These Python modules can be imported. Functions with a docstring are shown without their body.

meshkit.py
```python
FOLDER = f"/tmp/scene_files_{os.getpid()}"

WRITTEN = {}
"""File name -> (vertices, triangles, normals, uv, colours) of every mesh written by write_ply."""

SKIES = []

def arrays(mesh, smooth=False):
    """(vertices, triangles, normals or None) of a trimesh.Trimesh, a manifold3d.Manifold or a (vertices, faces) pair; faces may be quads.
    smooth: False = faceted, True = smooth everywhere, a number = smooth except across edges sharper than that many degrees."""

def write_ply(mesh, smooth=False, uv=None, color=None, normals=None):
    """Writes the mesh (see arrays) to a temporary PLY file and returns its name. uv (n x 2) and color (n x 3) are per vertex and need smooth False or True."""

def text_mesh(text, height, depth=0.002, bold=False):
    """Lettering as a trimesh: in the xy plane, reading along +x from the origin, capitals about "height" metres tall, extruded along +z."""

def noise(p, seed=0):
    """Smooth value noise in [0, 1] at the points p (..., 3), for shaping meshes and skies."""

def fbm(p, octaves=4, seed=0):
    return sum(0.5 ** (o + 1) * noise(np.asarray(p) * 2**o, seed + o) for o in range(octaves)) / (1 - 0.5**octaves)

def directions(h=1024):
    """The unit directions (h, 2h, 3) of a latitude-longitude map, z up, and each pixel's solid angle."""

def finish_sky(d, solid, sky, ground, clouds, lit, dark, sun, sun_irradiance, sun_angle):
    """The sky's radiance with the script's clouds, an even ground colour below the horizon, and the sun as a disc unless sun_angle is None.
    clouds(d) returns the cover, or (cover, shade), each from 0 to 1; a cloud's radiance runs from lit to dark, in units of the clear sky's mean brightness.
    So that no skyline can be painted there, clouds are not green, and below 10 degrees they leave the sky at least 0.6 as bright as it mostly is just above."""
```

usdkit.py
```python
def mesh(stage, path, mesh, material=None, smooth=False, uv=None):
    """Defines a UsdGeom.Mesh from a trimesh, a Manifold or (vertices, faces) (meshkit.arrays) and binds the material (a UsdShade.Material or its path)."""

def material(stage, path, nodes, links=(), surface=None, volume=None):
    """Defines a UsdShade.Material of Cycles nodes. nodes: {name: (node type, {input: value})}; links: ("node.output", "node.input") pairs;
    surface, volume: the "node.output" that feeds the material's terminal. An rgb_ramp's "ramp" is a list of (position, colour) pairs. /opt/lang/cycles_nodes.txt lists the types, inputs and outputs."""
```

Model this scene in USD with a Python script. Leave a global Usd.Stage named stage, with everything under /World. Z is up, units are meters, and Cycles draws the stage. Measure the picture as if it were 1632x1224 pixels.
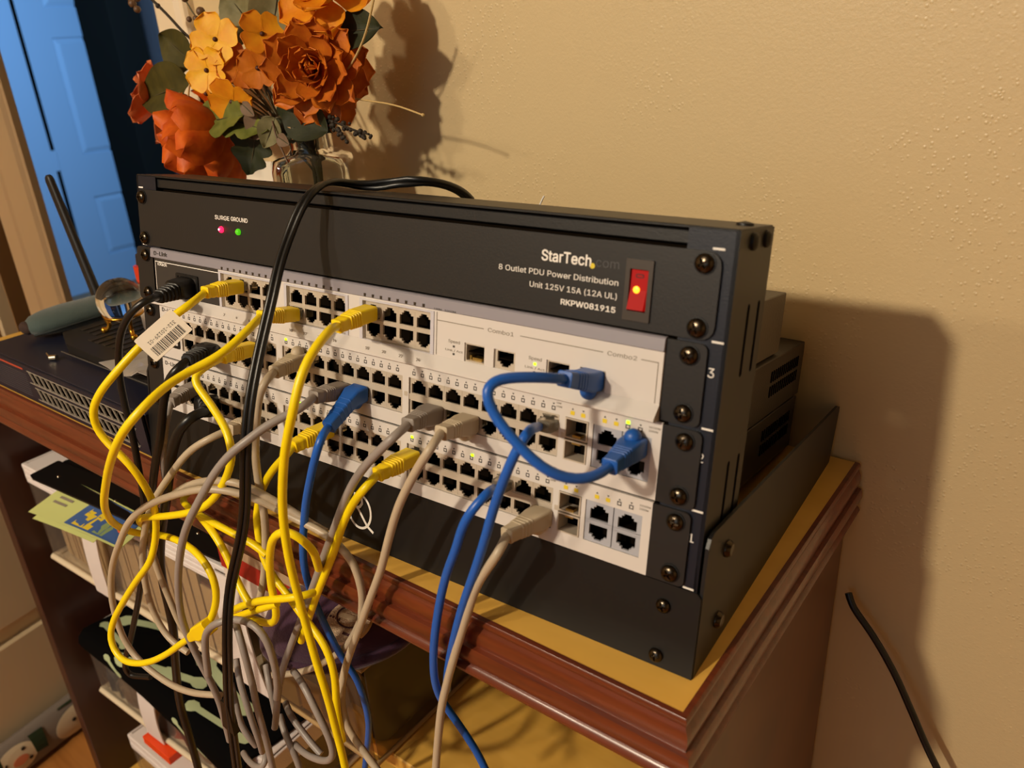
import math, random, json
import numpy as np, trimesh, manifold3d as m3
from shapely.geometry import Polygon, box as sbox, Point
from shapely import affinity
import shapely
import usdkit, meshkit
from pxr import Usd, UsdGeom, UsdShade, UsdLux, Gf, Sdf

stage = Usd.Stage.CreateInMemory()
UsdGeom.SetStageUpAxis(stage, "Z"); UsdGeom.SetStageMetersPerUnit(stage, 1.0)
UsdGeom.Xform.Define(stage, "/World")
rnd = random.Random(7)
H = 800.0                                  # height of the bookcase top above the floor, mm; design units are mm, origin on that top

# ------------------------------------------------------------------ camera
CAM_R = np.array([[0.798024, 0.600257, -0.05338], [0.207782, -0.35722, -0.910616], [-0.565672, 0.715601, -0.409793]])
CAM_C = np.array([128.66, -288.73, 329.18])
cam = UsdGeom.Camera.Define(stage, "/World/camera")
_m = np.eye(4); _m[0, :3] = CAM_R[0]; _m[1, :3] = -CAM_R[1]; _m[2, :3] = -CAM_R[2]
_m[3, :3] = [CAM_C[0]/1000, CAM_C[1]/1000, (CAM_C[2]+H)/1000]
cam.AddTransformOp().Set(Gf.Matrix4d(*[float(x) for x in _m.ravel()]))
cam.CreateHorizontalApertureAttr(36.0); cam.CreateVerticalApertureAttr(27.0)
cam.CreateFocalLengthAttr(1278.018/1632*36.0)
cam.CreateClippingRangeAttr((0.02, 100.0))
cam.CreateExposureAttr(0.7)
cam.CreateFStopAttr(9.0); cam.CreateFocusDistanceAttr(0.60)

# ------------------------------------------------------------------ lights
def dome(color, strength):
    d = UsdLux.DomeLight.Define(stage, "/World/ambient_dome")
    d.CreateColorAttr(Gf.Vec3f(*color)); d.CreateIntensityAttr(strength)
def lamp(name, pos, radius, color, power):
    s = UsdLux.SphereLight.Define(stage, "/World/" + name)
    s.AddTranslateOp().Set(Gf.Vec3d(pos[0]/1000, pos[1]/1000, (pos[2]+H)/1000))
    s.CreateRadiusAttr(radius); s.CreateColorAttr(Gf.Vec3f(*color)); s.CreateIntensityAttr(power)
def rect(name, pos, target, w, h, color, power):
    s = UsdLux.RectLight.Define(stage, "/World/" + name)
    p, t = np.array(pos, float), np.array(target, float)
    z = (p - t)/np.linalg.norm(p - t); x = np.cross([0, 0, 1.0], z); x /= np.linalg.norm(x); y = np.cross(z, x)
    m = np.eye(4); m[0, :3] = x; m[1, :3] = y; m[2, :3] = z; m[3, :3] = [p[0]/1000, p[1]/1000, (p[2]+H)/1000]
    s.AddTransformOp().Set(Gf.Matrix4d(*[float(v) for v in m.ravel()]))
    s.CreateWidthAttr(w); s.CreateHeightAttr(h); s.CreateColorAttr(Gf.Vec3f(*color)); s.CreateIntensityAttr(power)
WARM = (1.0, 0.84, 0.62)
lamp("lamp_bulb", (-500, -1786, 1196), 0.05, WARM, 800)
lamp("lamp_bulb_001", (-1030, -1786, 1196), 0.06, WARM, 150)
rect("window_daylight", (0, -3150, 775), (0, 0, 300), 1.2, 1.3, (0.5, 0.72, 1.0), 0.8)     # dusk window behind the camera
rect("hallway_daylight", (-2600, 1000, 700), (-3990, 1700, 0), 0.9, 1.3, (0.20, 0.50, 1.0), 4.6)
dome((1.0, 0.82, 0.62), 0.012)  # dim warm ambient fill added all around, not a sky

# ------------------------------------------------------------------ materials
def lin(c):
    return tuple(((x/255)/12.92 if x/255 <= 0.04045 else ((x/255+0.055)/1.055)**2.4) for x in c)
LOOKS = {}
def M(name, rgb, rough=0.5, metal=0.0, bump=None, var=None, spec=None, trans=0.0, ior=1.5, emit=None, coat=0.0, sheen=0.0, sss=0.0):
    """rgb in 0..255 sRGB. bump = (scale, strength). var = (scale, other rgb)."""
    if name in LOOKS: return LOOKS[name]
    n = {"p": ("principled_bsdf", {"base_color": lin(rgb), "roughness": rough, "metallic": metal, "ior": ior, "transmission_weight": trans})}
    if spec is not None: n["p"][1]["specular_ior_level"] = spec
    if coat: n["p"][1]["coat_weight"] = coat; n["p"][1]["coat_roughness"] = 0.12
    if sheen: n["p"][1]["sheen_weight"] = sheen
    if emit: n["p"][1]["emission_color"] = lin(emit[0]); n["p"][1]["emission_strength"] = emit[1]
    l = []
    if bump or var: n["t"] = ("texture_coordinate", {})
    if bump:
        n["bn"] = ("noise_texture", {"scale": bump[0], "detail": 2.0}); n["b"] = ("bump", {"strength": bump[1], "distance": 0.001})
        l += [("t.object", "bn.vector"), ("bn.fac", "b.height"), ("b.normal", "p.normal")]
    if var:
        sc = var[2] if len(var) > 2 else (1, 1, 1)
        n["mp"] = ("mapping", {"scale": sc}); n["vn"] = ("noise_texture", {"scale": var[0], "detail": 3.0})
        n["vr"] = ("rgb_ramp", {"ramp": [(0.3, lin(rgb)), (0.7, lin(var[1]))]})
        l += [("t.object", "mp.vector"), ("mp.vector", "vn.vector"), ("vn.fac", "vr.fac"), ("vr.color", "p.base_color")]
    LOOKS[name] = usdkit.material(stage, "/World/Looks/" + name, n, l, surface="p.BSDF")
    return LOOKS[name]

def wall_material():
    n = {"t": ("geometry", {}), "p": ("principled_bsdf", {"base_color": lin((206, 183, 140)), "roughness": 0.42, "specular_ior_level": 0.55}),
         "n1": ("noise_texture", {"scale": 420.0, "detail": 2.0}), "n2": ("voronoi_texture", {"scale": 250.0, "randomness": 1.0}),
         "r2": ("map_range", {"from_min": 0.05, "from_max": 0.34, "to_min": 1.0, "to_max": 0.0, "clamp": True}),
         "n3": ("noise_texture", {"scale": 9.0}), "r3": ("map_range", {"from_min": 0.45, "from_max": 0.62, "to_min": 0.05, "to_max": 1.0, "clamp": True}),
         "mu": ("math", {"math_type": "multiply"}), "ad": ("math", {"math_type": "multiply_add", "value2": 0.55}),
         "b": ("bump", {"strength": 0.5, "distance": 0.0007})}
    l = [("t.position", "n1.vector"), ("t.position", "n2.vector"), ("t.position", "n3.vector"), ("n2.distance", "r2.value"), ("n3.fac", "r3.value"),
         ("r2.result", "mu.value1"), ("r3.result", "mu.value2"), ("n1.fac", "ad.value1"), ("mu.value", "ad.value3"), ("ad.value", "b.height"), ("b.normal", "p.normal")]
    return usdkit.material(stage, "/World/Looks/wall_paint", n, l, surface="p.BSDF")

def wood_material(name, a, b, rough=0.3, coat=0.35, scale=(1, 14, 14), sc=6.0):
    n = {"t": ("texture_coordinate", {}), "m": ("mapping", {"scale": scale}), "w": ("noise_texture", {"scale": sc, "detail": 6.0, "roughness": 0.62, "distortion": 0.6}),
         "r": ("rgb_ramp", {"ramp": [(0.3, lin(a)), (0.68, lin(b))]}), "p": ("principled_bsdf", {"roughness": rough, "coat_weight": coat, "coat_roughness": 0.18}),
         "b": ("bump", {"strength": 0.12, "distance": 0.0004})}
    l = [("t.object", "m.vector"), ("m.vector", "w.vector"), ("w.fac", "r.fac"), ("r.color", "p.base_color"), ("w.fac", "b.height"), ("b.normal", "p.normal")]
    LOOKS[name] = usdkit.material(stage, "/World/Looks/" + name, n, l, surface="p.BSDF")
    return LOOKS[name]

def vinyl_material(name, tint, haze, rough=0.12):
    """Clear vinyl: mostly see-through, glossy, slightly milky."""
    n = {"tr": ("transparent_bsdf", {"color": tint}), "gl": ("glossy_bsdf", {"color": (0.9, 0.9, 0.9), "roughness": rough}),
         "df": ("diffuse_bsdf", {"color": (0.55, 0.5, 0.45)}), "lw": ("layer_weight", {"blend": 0.5}), "pw": ("math", {"math_type": "power", "value2": 4.0}), "f": ("math", {"math_type": "multiply_add", "value2": 0.5, "value3": 0.035}),
         "t": ("texture_coordinate", {}), "no": ("noise_texture", {"scale": 16.0, "detail": 3.0, "distortion": 1.5}), "b": ("bump", {"strength": 0.6, "distance": 0.004}),
         "m1": ("mix_closure", {"fac": haze}), "m2": ("mix_closure", {})}
    l = [("t.object", "no.vector"), ("no.fac", "b.height"), ("b.normal", "gl.normal"), ("lw.facing", "pw.value1"), ("pw.value", "f.value1"), ("tr.BSDF", "m1.closure1"), ("df.BSDF", "m1.closure2"),
         ("m1.closure", "m2.closure1"), ("gl.BSDF", "m2.closure2"), ("f.value", "m2.fac")]
    LOOKS[name] = usdkit.material(stage, "/World/Looks/" + name, n, l, surface="m2.closure")
    return LOOKS[name]

def petal_material(name, a, b, rough=0.55):
    """Silk petal: two tones by noise, some light through it."""
    n = {"t": ("texture_coordinate", {}), "n": ("noise_texture", {"scale": 60.0, "detail": 3.0}), "r": ("rgb_ramp", {"ramp": [(0.32, lin(a)), (0.68, lin(b))]}),
         "p": ("principled_bsdf", {"roughness": rough}), "tl": ("translucent_bsdf", {}), "mx": ("mix_closure", {"fac": 0.28}),
         "bn": ("noise_texture", {"scale": 220.0, "detail": 1.0}), "b": ("bump", {"strength": 0.35, "distance": 0.0008})}
    l = [("t.object", "n.vector"), ("n.fac", "r.fac"), ("r.color", "p.base_color"), ("r.color", "tl.color"), ("t.object", "bn.vector"), ("bn.fac", "b.height"),
         ("b.normal", "p.normal"), ("p.BSDF", "mx.closure1"), ("tl.BSDF", "mx.closure2")]
    LOOKS[name] = usdkit.material(stage, "/World/Looks/" + name, n, l, surface="mx.closure")
    return LOOKS[name]

BLACK = M("black_powder_coat", (22, 22, 24), 0.42, bump=(900, 0.08), spec=0.4)
BLACK2 = M("black_panel_paint", (17, 16, 16), 0.48, bump=(700, 0.06), spec=0.35)
EAR = M("grey_black_ear_paint", (30, 28, 28), 0.45, bump=(700, 0.06), spec=0.4)
FLANGE = M("blue_black_post_paint", (17, 22, 36), 0.42, bump=(900, 0.08), spec=0.4)
SCREW = M("black_zinc_screw", (74, 66, 56), 0.22, metal=1.0)
DARK = M("dark_cavity", (20, 15, 10), 1.0, spec=0.0)
SHIELD = M("port_shield_metal", (196, 184, 168), 0.42, metal=0.2)
SHIELDQ = M("port_shield_grey_plastic", (170, 172, 182), 0.5)
WHITE = M("switch_white_paint", (212, 206, 202), 0.38)
LAV = M("switch_grey_band_paint", (140, 136, 146), 0.42)
SLATE = M("switch_slate_panel", (50, 46, 44), 0.5)
INK = M("dark_print", (60, 55, 52), 0.6)
INKG = M("grey_print", (128, 118, 104), 0.6)
INKW = M("white_print", (236, 232, 226), 0.6)
INKF = M("faint_grey_print", (62, 61, 64), 0.55)
INKY = M("yellow_print", (226, 200, 40), 0.6)
GOLDC = M("brass_contact", (190, 160, 90), 0.35, metal=1.0)
CABLE = {"yellow": M("yellow_cable_jacket", (250, 222, 4), 0.38), "gray": M("grey_cable_jacket", (150, 141, 136), 0.42), "beige": M("beige_cable_jacket", (186, 170, 146), 0.42),
         "blue": M("blue_cable_jacket", (22, 92, 190), 0.36), "black": M("black_cord_jacket", (15, 15, 16), 0.36)}
BOOT = {"yellow": M("yellow_boot_plastic", (248, 214, 8), 0.42), "gray": M("grey_boot_plastic", (142, 132, 124), 0.5), "beige": M("beige_boot_plastic", (188, 172, 146), 0.5),
        "blue": M("blue_boot_plastic", (24, 86, 170), 0.42), "black": M("black_boot_plastic", (15, 14, 14), 0.45)}
CLEAR = M("clear_plug_plastic", (235, 225, 205), 0.12, trans=0.85, ior=1.5)

# ------------------------------------------------------------------ helpers
COUNT = {}
def numbered(parent, name):
    k = COUNT[(parent, name)] = COUNT.get((parent, name), -1) + 1
    return name if k == 0 else f"{name}_{k:03d}"
class Thing:
    def __init__(s, name, label=None, cat=None, o=(0, 0, 0), rot=None, base=(0, 0, 0), group=None, kind=None):
        s.rot = np.eye(3) if rot is None else np.asarray(rot, float); s.o = np.asarray(o, float); s.base = np.asarray(base, float)
        s.path = "/World/" + numbered("/World", name)
        x = UsdGeom.Xform.Define(stage, s.path)
        w = s.rot @ s.o + s.base
        m = np.eye(4); m[:3, :3] = s.rot.T; m[3, :3] = [w[0]/1000, w[1]/1000, (w[2]+H)/1000]
        x.AddTransformOp().Set(Gf.Matrix4d(*[float(v) for v in m.ravel()]))
        s.prim = x.GetPrim(); keys(s.prim, label, cat, group, kind)
    def part(s, name, mesh, mat, smooth=False, label=None, under=None, kind=None):
        v, f = arr(mesh)
        path = (under or s.path) + "/" + numbered(under or s.path, name)
        usdkit.mesh(stage, path, ((v - s.o)/1000.0, f), mat, smooth=smooth)
        keys(stage.GetPrimAtPath(path), label, None, None, kind)
        return path
def keys(p, label=None, cat=None, group=None, kind=None):
    for k, v in (("label", label), ("category", cat), ("group", group), ("kind", kind)):
        if v: p.SetCustomDataByKey(k, v)
def struct(name, mesh, mat, smooth=False):
    v, f = arr(mesh); path = "/World/" + numbered("/World", name)
    v = np.array(v)/1000.0; v[:, 2] += H/1000
    usdkit.mesh(stage, path, (v, f), mat, smooth=smooth); keys(stage.GetPrimAtPath(path), kind="structure")
    return path
def arr(mesh):
    if isinstance(mesh, list): mesh = cat(mesh)
    v, f, _ = meshkit.arrays(mesh); return np.asarray(v, float), np.asarray(f, int)
def cat(meshes):
    vs, fs, n = [], [], 0
    for m in meshes:
        v, f = arr(m); vs.append(v); fs.append(f + n); n += len(v)
    return np.vstack(vs), np.vstack(fs)
def tf(mesh, R=None, t=(0, 0, 0)):
    v, f = arr(mesh); v = v if R is None else v @ np.asarray(R).T
    return v + np.asarray(t, float), f
def bx(x0, x1, y0, y1, z0, z1, c=0.0):
    """A box with chamfered edges."""
    if c <= 0:
        b = trimesh.creation.box([x1-x0, y1-y0, z1-z0]); b.apply_translation([(x0+x1)/2, (y0+y1)/2, (z0+z1)/2]); return b.vertices, b.faces
    p = []
    for sx in (0, 1):
        for sy in (0, 1):
            for sz in (0, 1):
                X, Y, Z = (x1, x0)[sx == 0], (y1, y0)[sy == 0], (z1, z0)[sz == 0]
                dx, dy, dz = (-c if sx else c), (-c if sy else c), (-c if sz else c)
                p += [(X+dx, Y+dy, Z), (X+dx, Y, Z+dz), (X, Y+dy, Z+dz)]
    return hull(p)
def hull(p):
    m = m3.Manifold.hull_points(np.asarray(p, float)).to_mesh(); return np.array(m.vert_properties[:, :3], float), np.array(m.tri_verts, int)
def ex(poly, y0, y1):
    """Polygon in (x, z) extruded along y from y0 to y1."""
    out = []
    for g in getattr(poly, "geoms", [poly]):
        e = trimesh.creation.extrude_polygon(g, y1-y0, engine="earcut"); v = np.array(e.vertices)
        out.append((np.c_[v[:, 0], y1 - v[:, 2], v[:, 1]], np.array(e.faces)))
    return cat(out)
def exx(poly, x0, x1):
    """Polygon in (y, z) extruded along x from x0 to x1."""
    out = []
    for g in getattr(poly, "geoms", [poly]):
        e = trimesh.creation.extrude_polygon(g, x1-x0, engine="earcut"); v = np.array(e.vertices)
        out.append((np.c_[x0 + v[:, 2], v[:, 0], v[:, 1]], np.array(e.faces)))
    return cat(out)
def exz(poly, z0, z1):
    out = []
    for g in getattr(poly, "geoms", [poly]):
        e = trimesh.creation.extrude_polygon(g, z1-z0, engine="earcut"); v = np.array(e.vertices); v[:, 2] += z0
        out.append((v, np.array(e.faces)))
    return cat(out)
def rr(x0, z0, x1, z1, r):
    return sbox(x0+r, z0+r, x1-r, z1-r).buffer(r, quad_segs=4)
def lathe(prof, seg=24):
    """prof: (r, z) pairs, about the z axis."""
    m = trimesh.creation.revolve(np.asarray(prof, float), sections=seg); return np.array(m.vertices), np.array(m.faces)
def frame(axis, up=(0, 0, 1)):
    z = np.asarray(axis, float); z /= np.linalg.norm(z); u = np.asarray(up, float)
    if abs(z @ u) > 0.95 * np.linalg.norm(u): u = np.array([1.0, 0, 0])
    x = np.cross(u, z); x /= np.linalg.norm(x); return np.c_[x, np.cross(z, x), z]
def spline(P, step=4.0):
    P = np.asarray(P, float); Q = np.vstack([2*P[0]-P[1], P, 2*P[-1]-P[-2]]); out = []
    for i in range(1, len(Q)-2):
        p0, p1, p2, p3 = Q[i-1:i+3]
        d = [max(np.linalg.norm(b-a), 1e-6)**0.5 for a, b in ((p0, p1), (p1, p2), (p2, p3))]
        t0, t1 = 0, d[0]; t2 = t1+d[1]; t3 = t2+d[2]
        n = max(2, int(np.linalg.norm(p2-p1)/step))
        for t in np.linspace(t1, t2, n, endpoint=False):
            a1 = (t1-t)/(t1-t0)*p0+(t-t0)/(t1-t0)*p1; a2 = (t2-t)/(t2-t1)*p1+(t-t1)/(t2-t1)*p2; a3 = (t3-t)/(t3-t2)*p2+(t-t2)/(t3-t2)*p3
            b1 = (t2-t)/(t2-t0)*a1+(t-t0)/(t2-t0)*a2; b2 = (t3-t)/(t3-t1)*a2+(t-t1)/(t3-t1)*a3
            out.append((t2-t)/(t2-t1)*b1+(t-t1)/(t2-t1)*b2)
    out.append(P[-1]); out = np.array(out)
    for _ in range(3): out[1:-1] = (out[:-2]+2*out[1:-1]+out[2:])/4
    return out
def sweep(P, prof, ref=None, scale=None):
    """Sweeps a closed 2-D profile along the points P; ref fixes the profile's first axis instead of a parallel-transported frame."""
    P = np.asarray(P, float); prof = np.asarray(prof, float); T = np.gradient(P, axis=0); T /= np.linalg.norm(T, axis=1, keepdims=True)+1e-12
    a = np.cross(T[0], [0.3, 0.2, 1.0]) if ref is None else np.asarray(ref, float); vs = []
    for i, t in enumerate(T):
        if ref is not None: a = np.asarray(ref, float)
        a = a - t*(a @ t); a /= np.linalg.norm(a); b = np.cross(t, a); s = 1 if scale is None else scale[i]
        vs.append(P[i] + s*(prof[:, :1]*a + prof[:, 1:]*b))
    n, k = len(P), len(prof); V = np.vstack(vs + [P[:1], P[-1:]]); F = []
    i, j = np.meshgrid(np.arange(n-1), np.arange(k), indexing="ij"); j2 = (j+1) % k
    q = np.stack([i*k+j, i*k+j2, (i+1)*k+j2, (i+1)*k+j], -1).reshape(-1, 4)
    F = np.vstack([q[:, [0, 1, 2]], q[:, [0, 2, 3]]])
    jj = np.arange(k); c0 = np.stack([np.full(k, n*k), (jj+1) % k, jj], 1); c1 = np.stack([np.full(k, n*k+1), (n-1)*k+jj, (n-1)*k+(jj+1) % k], 1)
    return V, np.vstack([F, c0, c1])
def circ(r, n=12):
    a = np.arange(n)*2*np.pi/n; return np.c_[r*np.cos(a), r*np.sin(a)]
def tube(P, r, n=12, step=4.0, raw=False):
    return sweep(P if raw else spline(P, step), circ(r, n))
def text(s, x, z, h, width=None, y=0.0, depth=0.12, bold=False, right=False):
    m = meshkit.text_mesh(s, h, depth, bold); v, f = np.array(m.vertices), np.array(m.faces)
    w = v[:, 0].max() - v[:, 0].min(); v[:, 0] -= v[:, 0].min()
    if width: v[:, 0] *= width/w; w = width
    if right: v[:, 0] -= w
    return np.c_[v[:, 0]+x, y - v[:, 2], v[:, 1]+z], f
def sphere(c, r, n=3, s=(1, 1, 1)):
    m = trimesh.creation.icosphere(n, r); return np.array(m.vertices)*np.asarray(s)+np.asarray(c, float), np.array(m.faces)
def subtract(a, b):
    def mm(x):
        v, f = arr(x); return m3.Manifold(m3.Mesh(v.astype(np.float32), f.astype(np.uint32)))
    m = (mm(a) - mm(b)).to_mesh(); return np.array(m.vert_properties[:, :3], float), np.array(m.tri_verts, int)
def sheet(grid, thick):
    """A grid of points (rows, cols, 3) as a closed sheet of the given thickness."""
    g = np.asarray(grid, float); r, c = g.shape[:2]
    n = np.cross(np.gradient(g, axis=0), np.gradient(g, axis=1)); n /= np.linalg.norm(n, axis=2, keepdims=True)+1e-12
    V = np.vstack([(g+n*thick/2).reshape(-1, 3), (g-n*thick/2).reshape(-1, 3)]); N = r*c
    i, j = np.meshgrid(np.arange(r-1), np.arange(c-1), indexing="ij"); i, j = i.ravel(), j.ravel()
    q = np.stack([i*c+j, (i+1)*c+j, (i+1)*c+j+1, i*c+j+1], 1); F = [q, q[:, ::-1]+N]
    e = [k for k in range(c-1)]; ring = [(0*c+k) for k in range(c)] + [(k*c+c-1) for k in range(1, r)] + [((r-1)*c+k) for k in range(c-2, -1, -1)] + [k*c for k in range(r-2, 0, -1)]
    ring = np.array(ring); r2 = np.roll(ring, -1); F.append(np.stack([ring, r2, r2+N, ring+N], 1))
    F = np.vstack(F); return V, np.vstack([F[:, [0, 1, 2]], F[:, [0, 2, 3]]])

# ------------------------------------------------------------------ the setting
WALL = wall_material()
TRIM = M("cream_trim_paint", (226, 208, 178), 0.4)
FLOORW = wood_material("orange_wood_floor", (150, 92, 40), (186, 124, 62), 0.35, 0.2, (1, 10, 1), 3.0)
WY = 308.0                                   # face of the wall behind the bookcase
struct("floor", bx(-6200, 2600, -3200, 3400, -H-40, -H), FLOORW)
struct("wall_back", bx(-840, 2600, WY, WY+110, -H, 1650), WALL)
struct("wall_back", bx(-1255, -840, WY, WY+110, 1250, 1650), WALL)
struct("wall_back", exz(Polygon([(-2600, WY), (-1316, WY), (-1630, WY+124), (-2600, WY+124)]), -H, 1650), WALL)
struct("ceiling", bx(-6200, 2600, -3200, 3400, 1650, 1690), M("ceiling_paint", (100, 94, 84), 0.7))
struct("wall_left", bx(-2640, -2600, -3200, WY, -H, 1650), WALL)
struct("wall_right", bx(2600, 2640, -3200, 3400, -H, 1650), WALL)
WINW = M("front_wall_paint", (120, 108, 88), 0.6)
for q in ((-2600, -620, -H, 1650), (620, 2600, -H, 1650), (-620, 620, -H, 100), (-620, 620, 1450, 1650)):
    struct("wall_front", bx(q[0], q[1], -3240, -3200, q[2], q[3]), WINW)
# door casing on the right of the doorway, with a moulded face
cp = Polygon([(-845, WY), (-845, WY-9), (-836, WY-13), (-806, WY-16), (-792, WY-17), (-786, WY-13), (-779, WY-13), (-777, WY-9), (-777, WY)])
struct("trim_1", exz(cp, -H, 1250), TRIM)
lp_ = Polygon([(-1490, WY), (-1490, WY-14), (-1420, WY-16), (-1412, WY-12), (-1404, WY-12), (-1400, WY-17), (-1330, WY-17), (-1322, WY-12), (-1312, WY-12), (-1312, WY)])
struct("trim_2", exz(lp_, -H, 1250), TRIM)
struct("baseboard_back", bx(-777, -500, WY-12, WY, -H, -H+85, 3), TRIM)
# the hallway beyond
BLUEW = M("hall_wall_paint", (150, 165, 190), 0.6)
struct("wall_hall", bx(-4060, -4000, 400, 3400, -H, 1650), M("dark_hall_wall", (50, 50, 54), 0.8, spec=0.1))
struct("wall_hall", bx(-4000, -1330, 3300, 3400, -H, 1650), BLUEW)

# the open white door on the left, hinge at the doorway, six-panel, with its panels as parts
DW = M("door_white_paint", (214, 192, 156), 0.38)
dang = math.radians(8.0)
DR = np.array([[math.cos(dang), -math.sin(dang), 0], [math.sin(dang), math.cos(dang), 0], [0, 0, 1]])
# local frame: x = face normal (towards the room), y = along the slab
door = Thing("door_1", kind="structure", o=(0, 0, 0), rot=DR, base=(-1240, 208, 0))
Y0, Y1 = -800.0, 0.0
fr = sbox(Y0, -H+8, Y1, 1240)
pan = []
for (a, b) in ((-745, -420), (-330, -46)):
    for (c, d) in ((-575, 30), (130, 700), (800, 1120)): pan.append((a, c, b, d))
for q in pan: fr = fr.difference(sbox(*q))
door.part("frame", exx(fr, -34, 0), DW)
door.part("back_panel", exx(sbox(Y0+20, -H+20, Y1-20, 1220), -30, -16), DW)
for (a, c, b, d) in pan:
    door.part("panel", hull([(-16, a+4, c+4), (-16, b-4, c+4), (-16, a+4, d-4), (-16, b-4, d-4), (-3, a+34, c+34), (-3, b-34, c+34), (-3, a+34, d-34), (-3, b-34, d-34)]), DW)
# hinge-side strip; the shade of the door edge is put into its brown
door.part("edge_shade_strip", exx(sbox(Y1-26, -H+8, Y1, 1240), 0, 2.0), M("brown_edge_shade", (120, 84, 44), 0.6), label="brown strip coloured as the shaded door edge")

# far blue-lit hallway door, its dark jamb and its casing
BD = M("blue_door_paint", (196, 204, 214), 0.45)
d2 = Thing("door_2", kind="structure", o=(-3990, 1520, -H))
fr = sbox(1527, -H, 2290, 1230)
pan = []
for (a, b) in ((1652, 1870), (1990, 2190)):
    for (c, d) in ((-640, -347), (-145, 380), (505, 1050)): pan.append((a, c, b, d))
for q in pan: fr = fr.difference(sbox(*q))
d2.part("frame", exx(fr, -3998, -3984), BD)
for (a, c, b, d) in pan:
    d2.part("panel", hull([(-3994, a, c), (-3994, b, c), (-3994, a, d), (-3994, b, d), (-3985, a+28, c+28), (-3985, b-28, c+28), (-3985, a+28, d-28), (-3985, b-28, d-28)]), BD)
d2.part("gap", bx(-3999, -3983.5, 1511, 1526, -H, 1230), DARK, label="dark hinge-side gap")
for z in (-690, -152, 900): d2.part("hinge", bx(-3990, -3978, 1506, 1530, z-48, z+48, 2), BD)
struct("trim_3", bx(-4000, -3978, 1380, 1508, -H, 1300, 3), BD)
struct("trim_4", bx(-4000, -3700, 1796, 1946, -H, 1300, 3), M("dark_post_wood", (40, 34, 28), 0.9, spec=0.0))
CS = M("slate_casing_paint", (150, 134, 128), 0.7, spec=0.1)
for i, (a, b, dx) in enumerate(((1948, 1992, 20), (1994, 2036, 34), (2038, 2100, 22), (2102, 2150, 40), (2152, 2300, 28))):
    struct("trim_%d" % (5+i), bx(-4000, -3990+dx, a, b, -H, 1300, 3), CS)

# ------------------------------------------------------------------ the bookcase
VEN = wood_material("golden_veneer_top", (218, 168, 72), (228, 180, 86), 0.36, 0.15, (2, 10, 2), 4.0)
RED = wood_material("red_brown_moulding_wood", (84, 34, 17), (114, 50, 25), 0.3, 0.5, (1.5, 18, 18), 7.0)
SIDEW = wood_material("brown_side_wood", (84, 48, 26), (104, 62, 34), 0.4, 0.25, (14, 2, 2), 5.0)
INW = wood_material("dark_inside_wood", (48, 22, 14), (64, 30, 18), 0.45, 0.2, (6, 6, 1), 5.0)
BL, BR, BD_ = -975.0, 0.0, 303.0            # body left, right, depth
bk = Thing("bookcase", "low wooden bookcase with golden veneer top and red-brown moulded edge", "bookcase", (BL/2, 150, -H))
bk.part("top", bx(BL-4, BR, 0, BD_, -18, 0), VEN)
prof = [(0, -0.6), (0, 0.4), (-3.2, 0.4), (-4.2, -0.8), (-4.4, -3.0), (-3.4, -5.2), (-4.2, -7), (-5.6, -10), (-5.8, -16), (-4.6, -20), (-4.6, -21.5), (-7.4, -22), (-8.4, -25), (-8.6, -30), (-6.8, -35), (-5.4, -37.5), (-7.4, -39), (-8.4, -41.5), (-7.6, -44.5), (-4, -46), (0, -46)]
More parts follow.
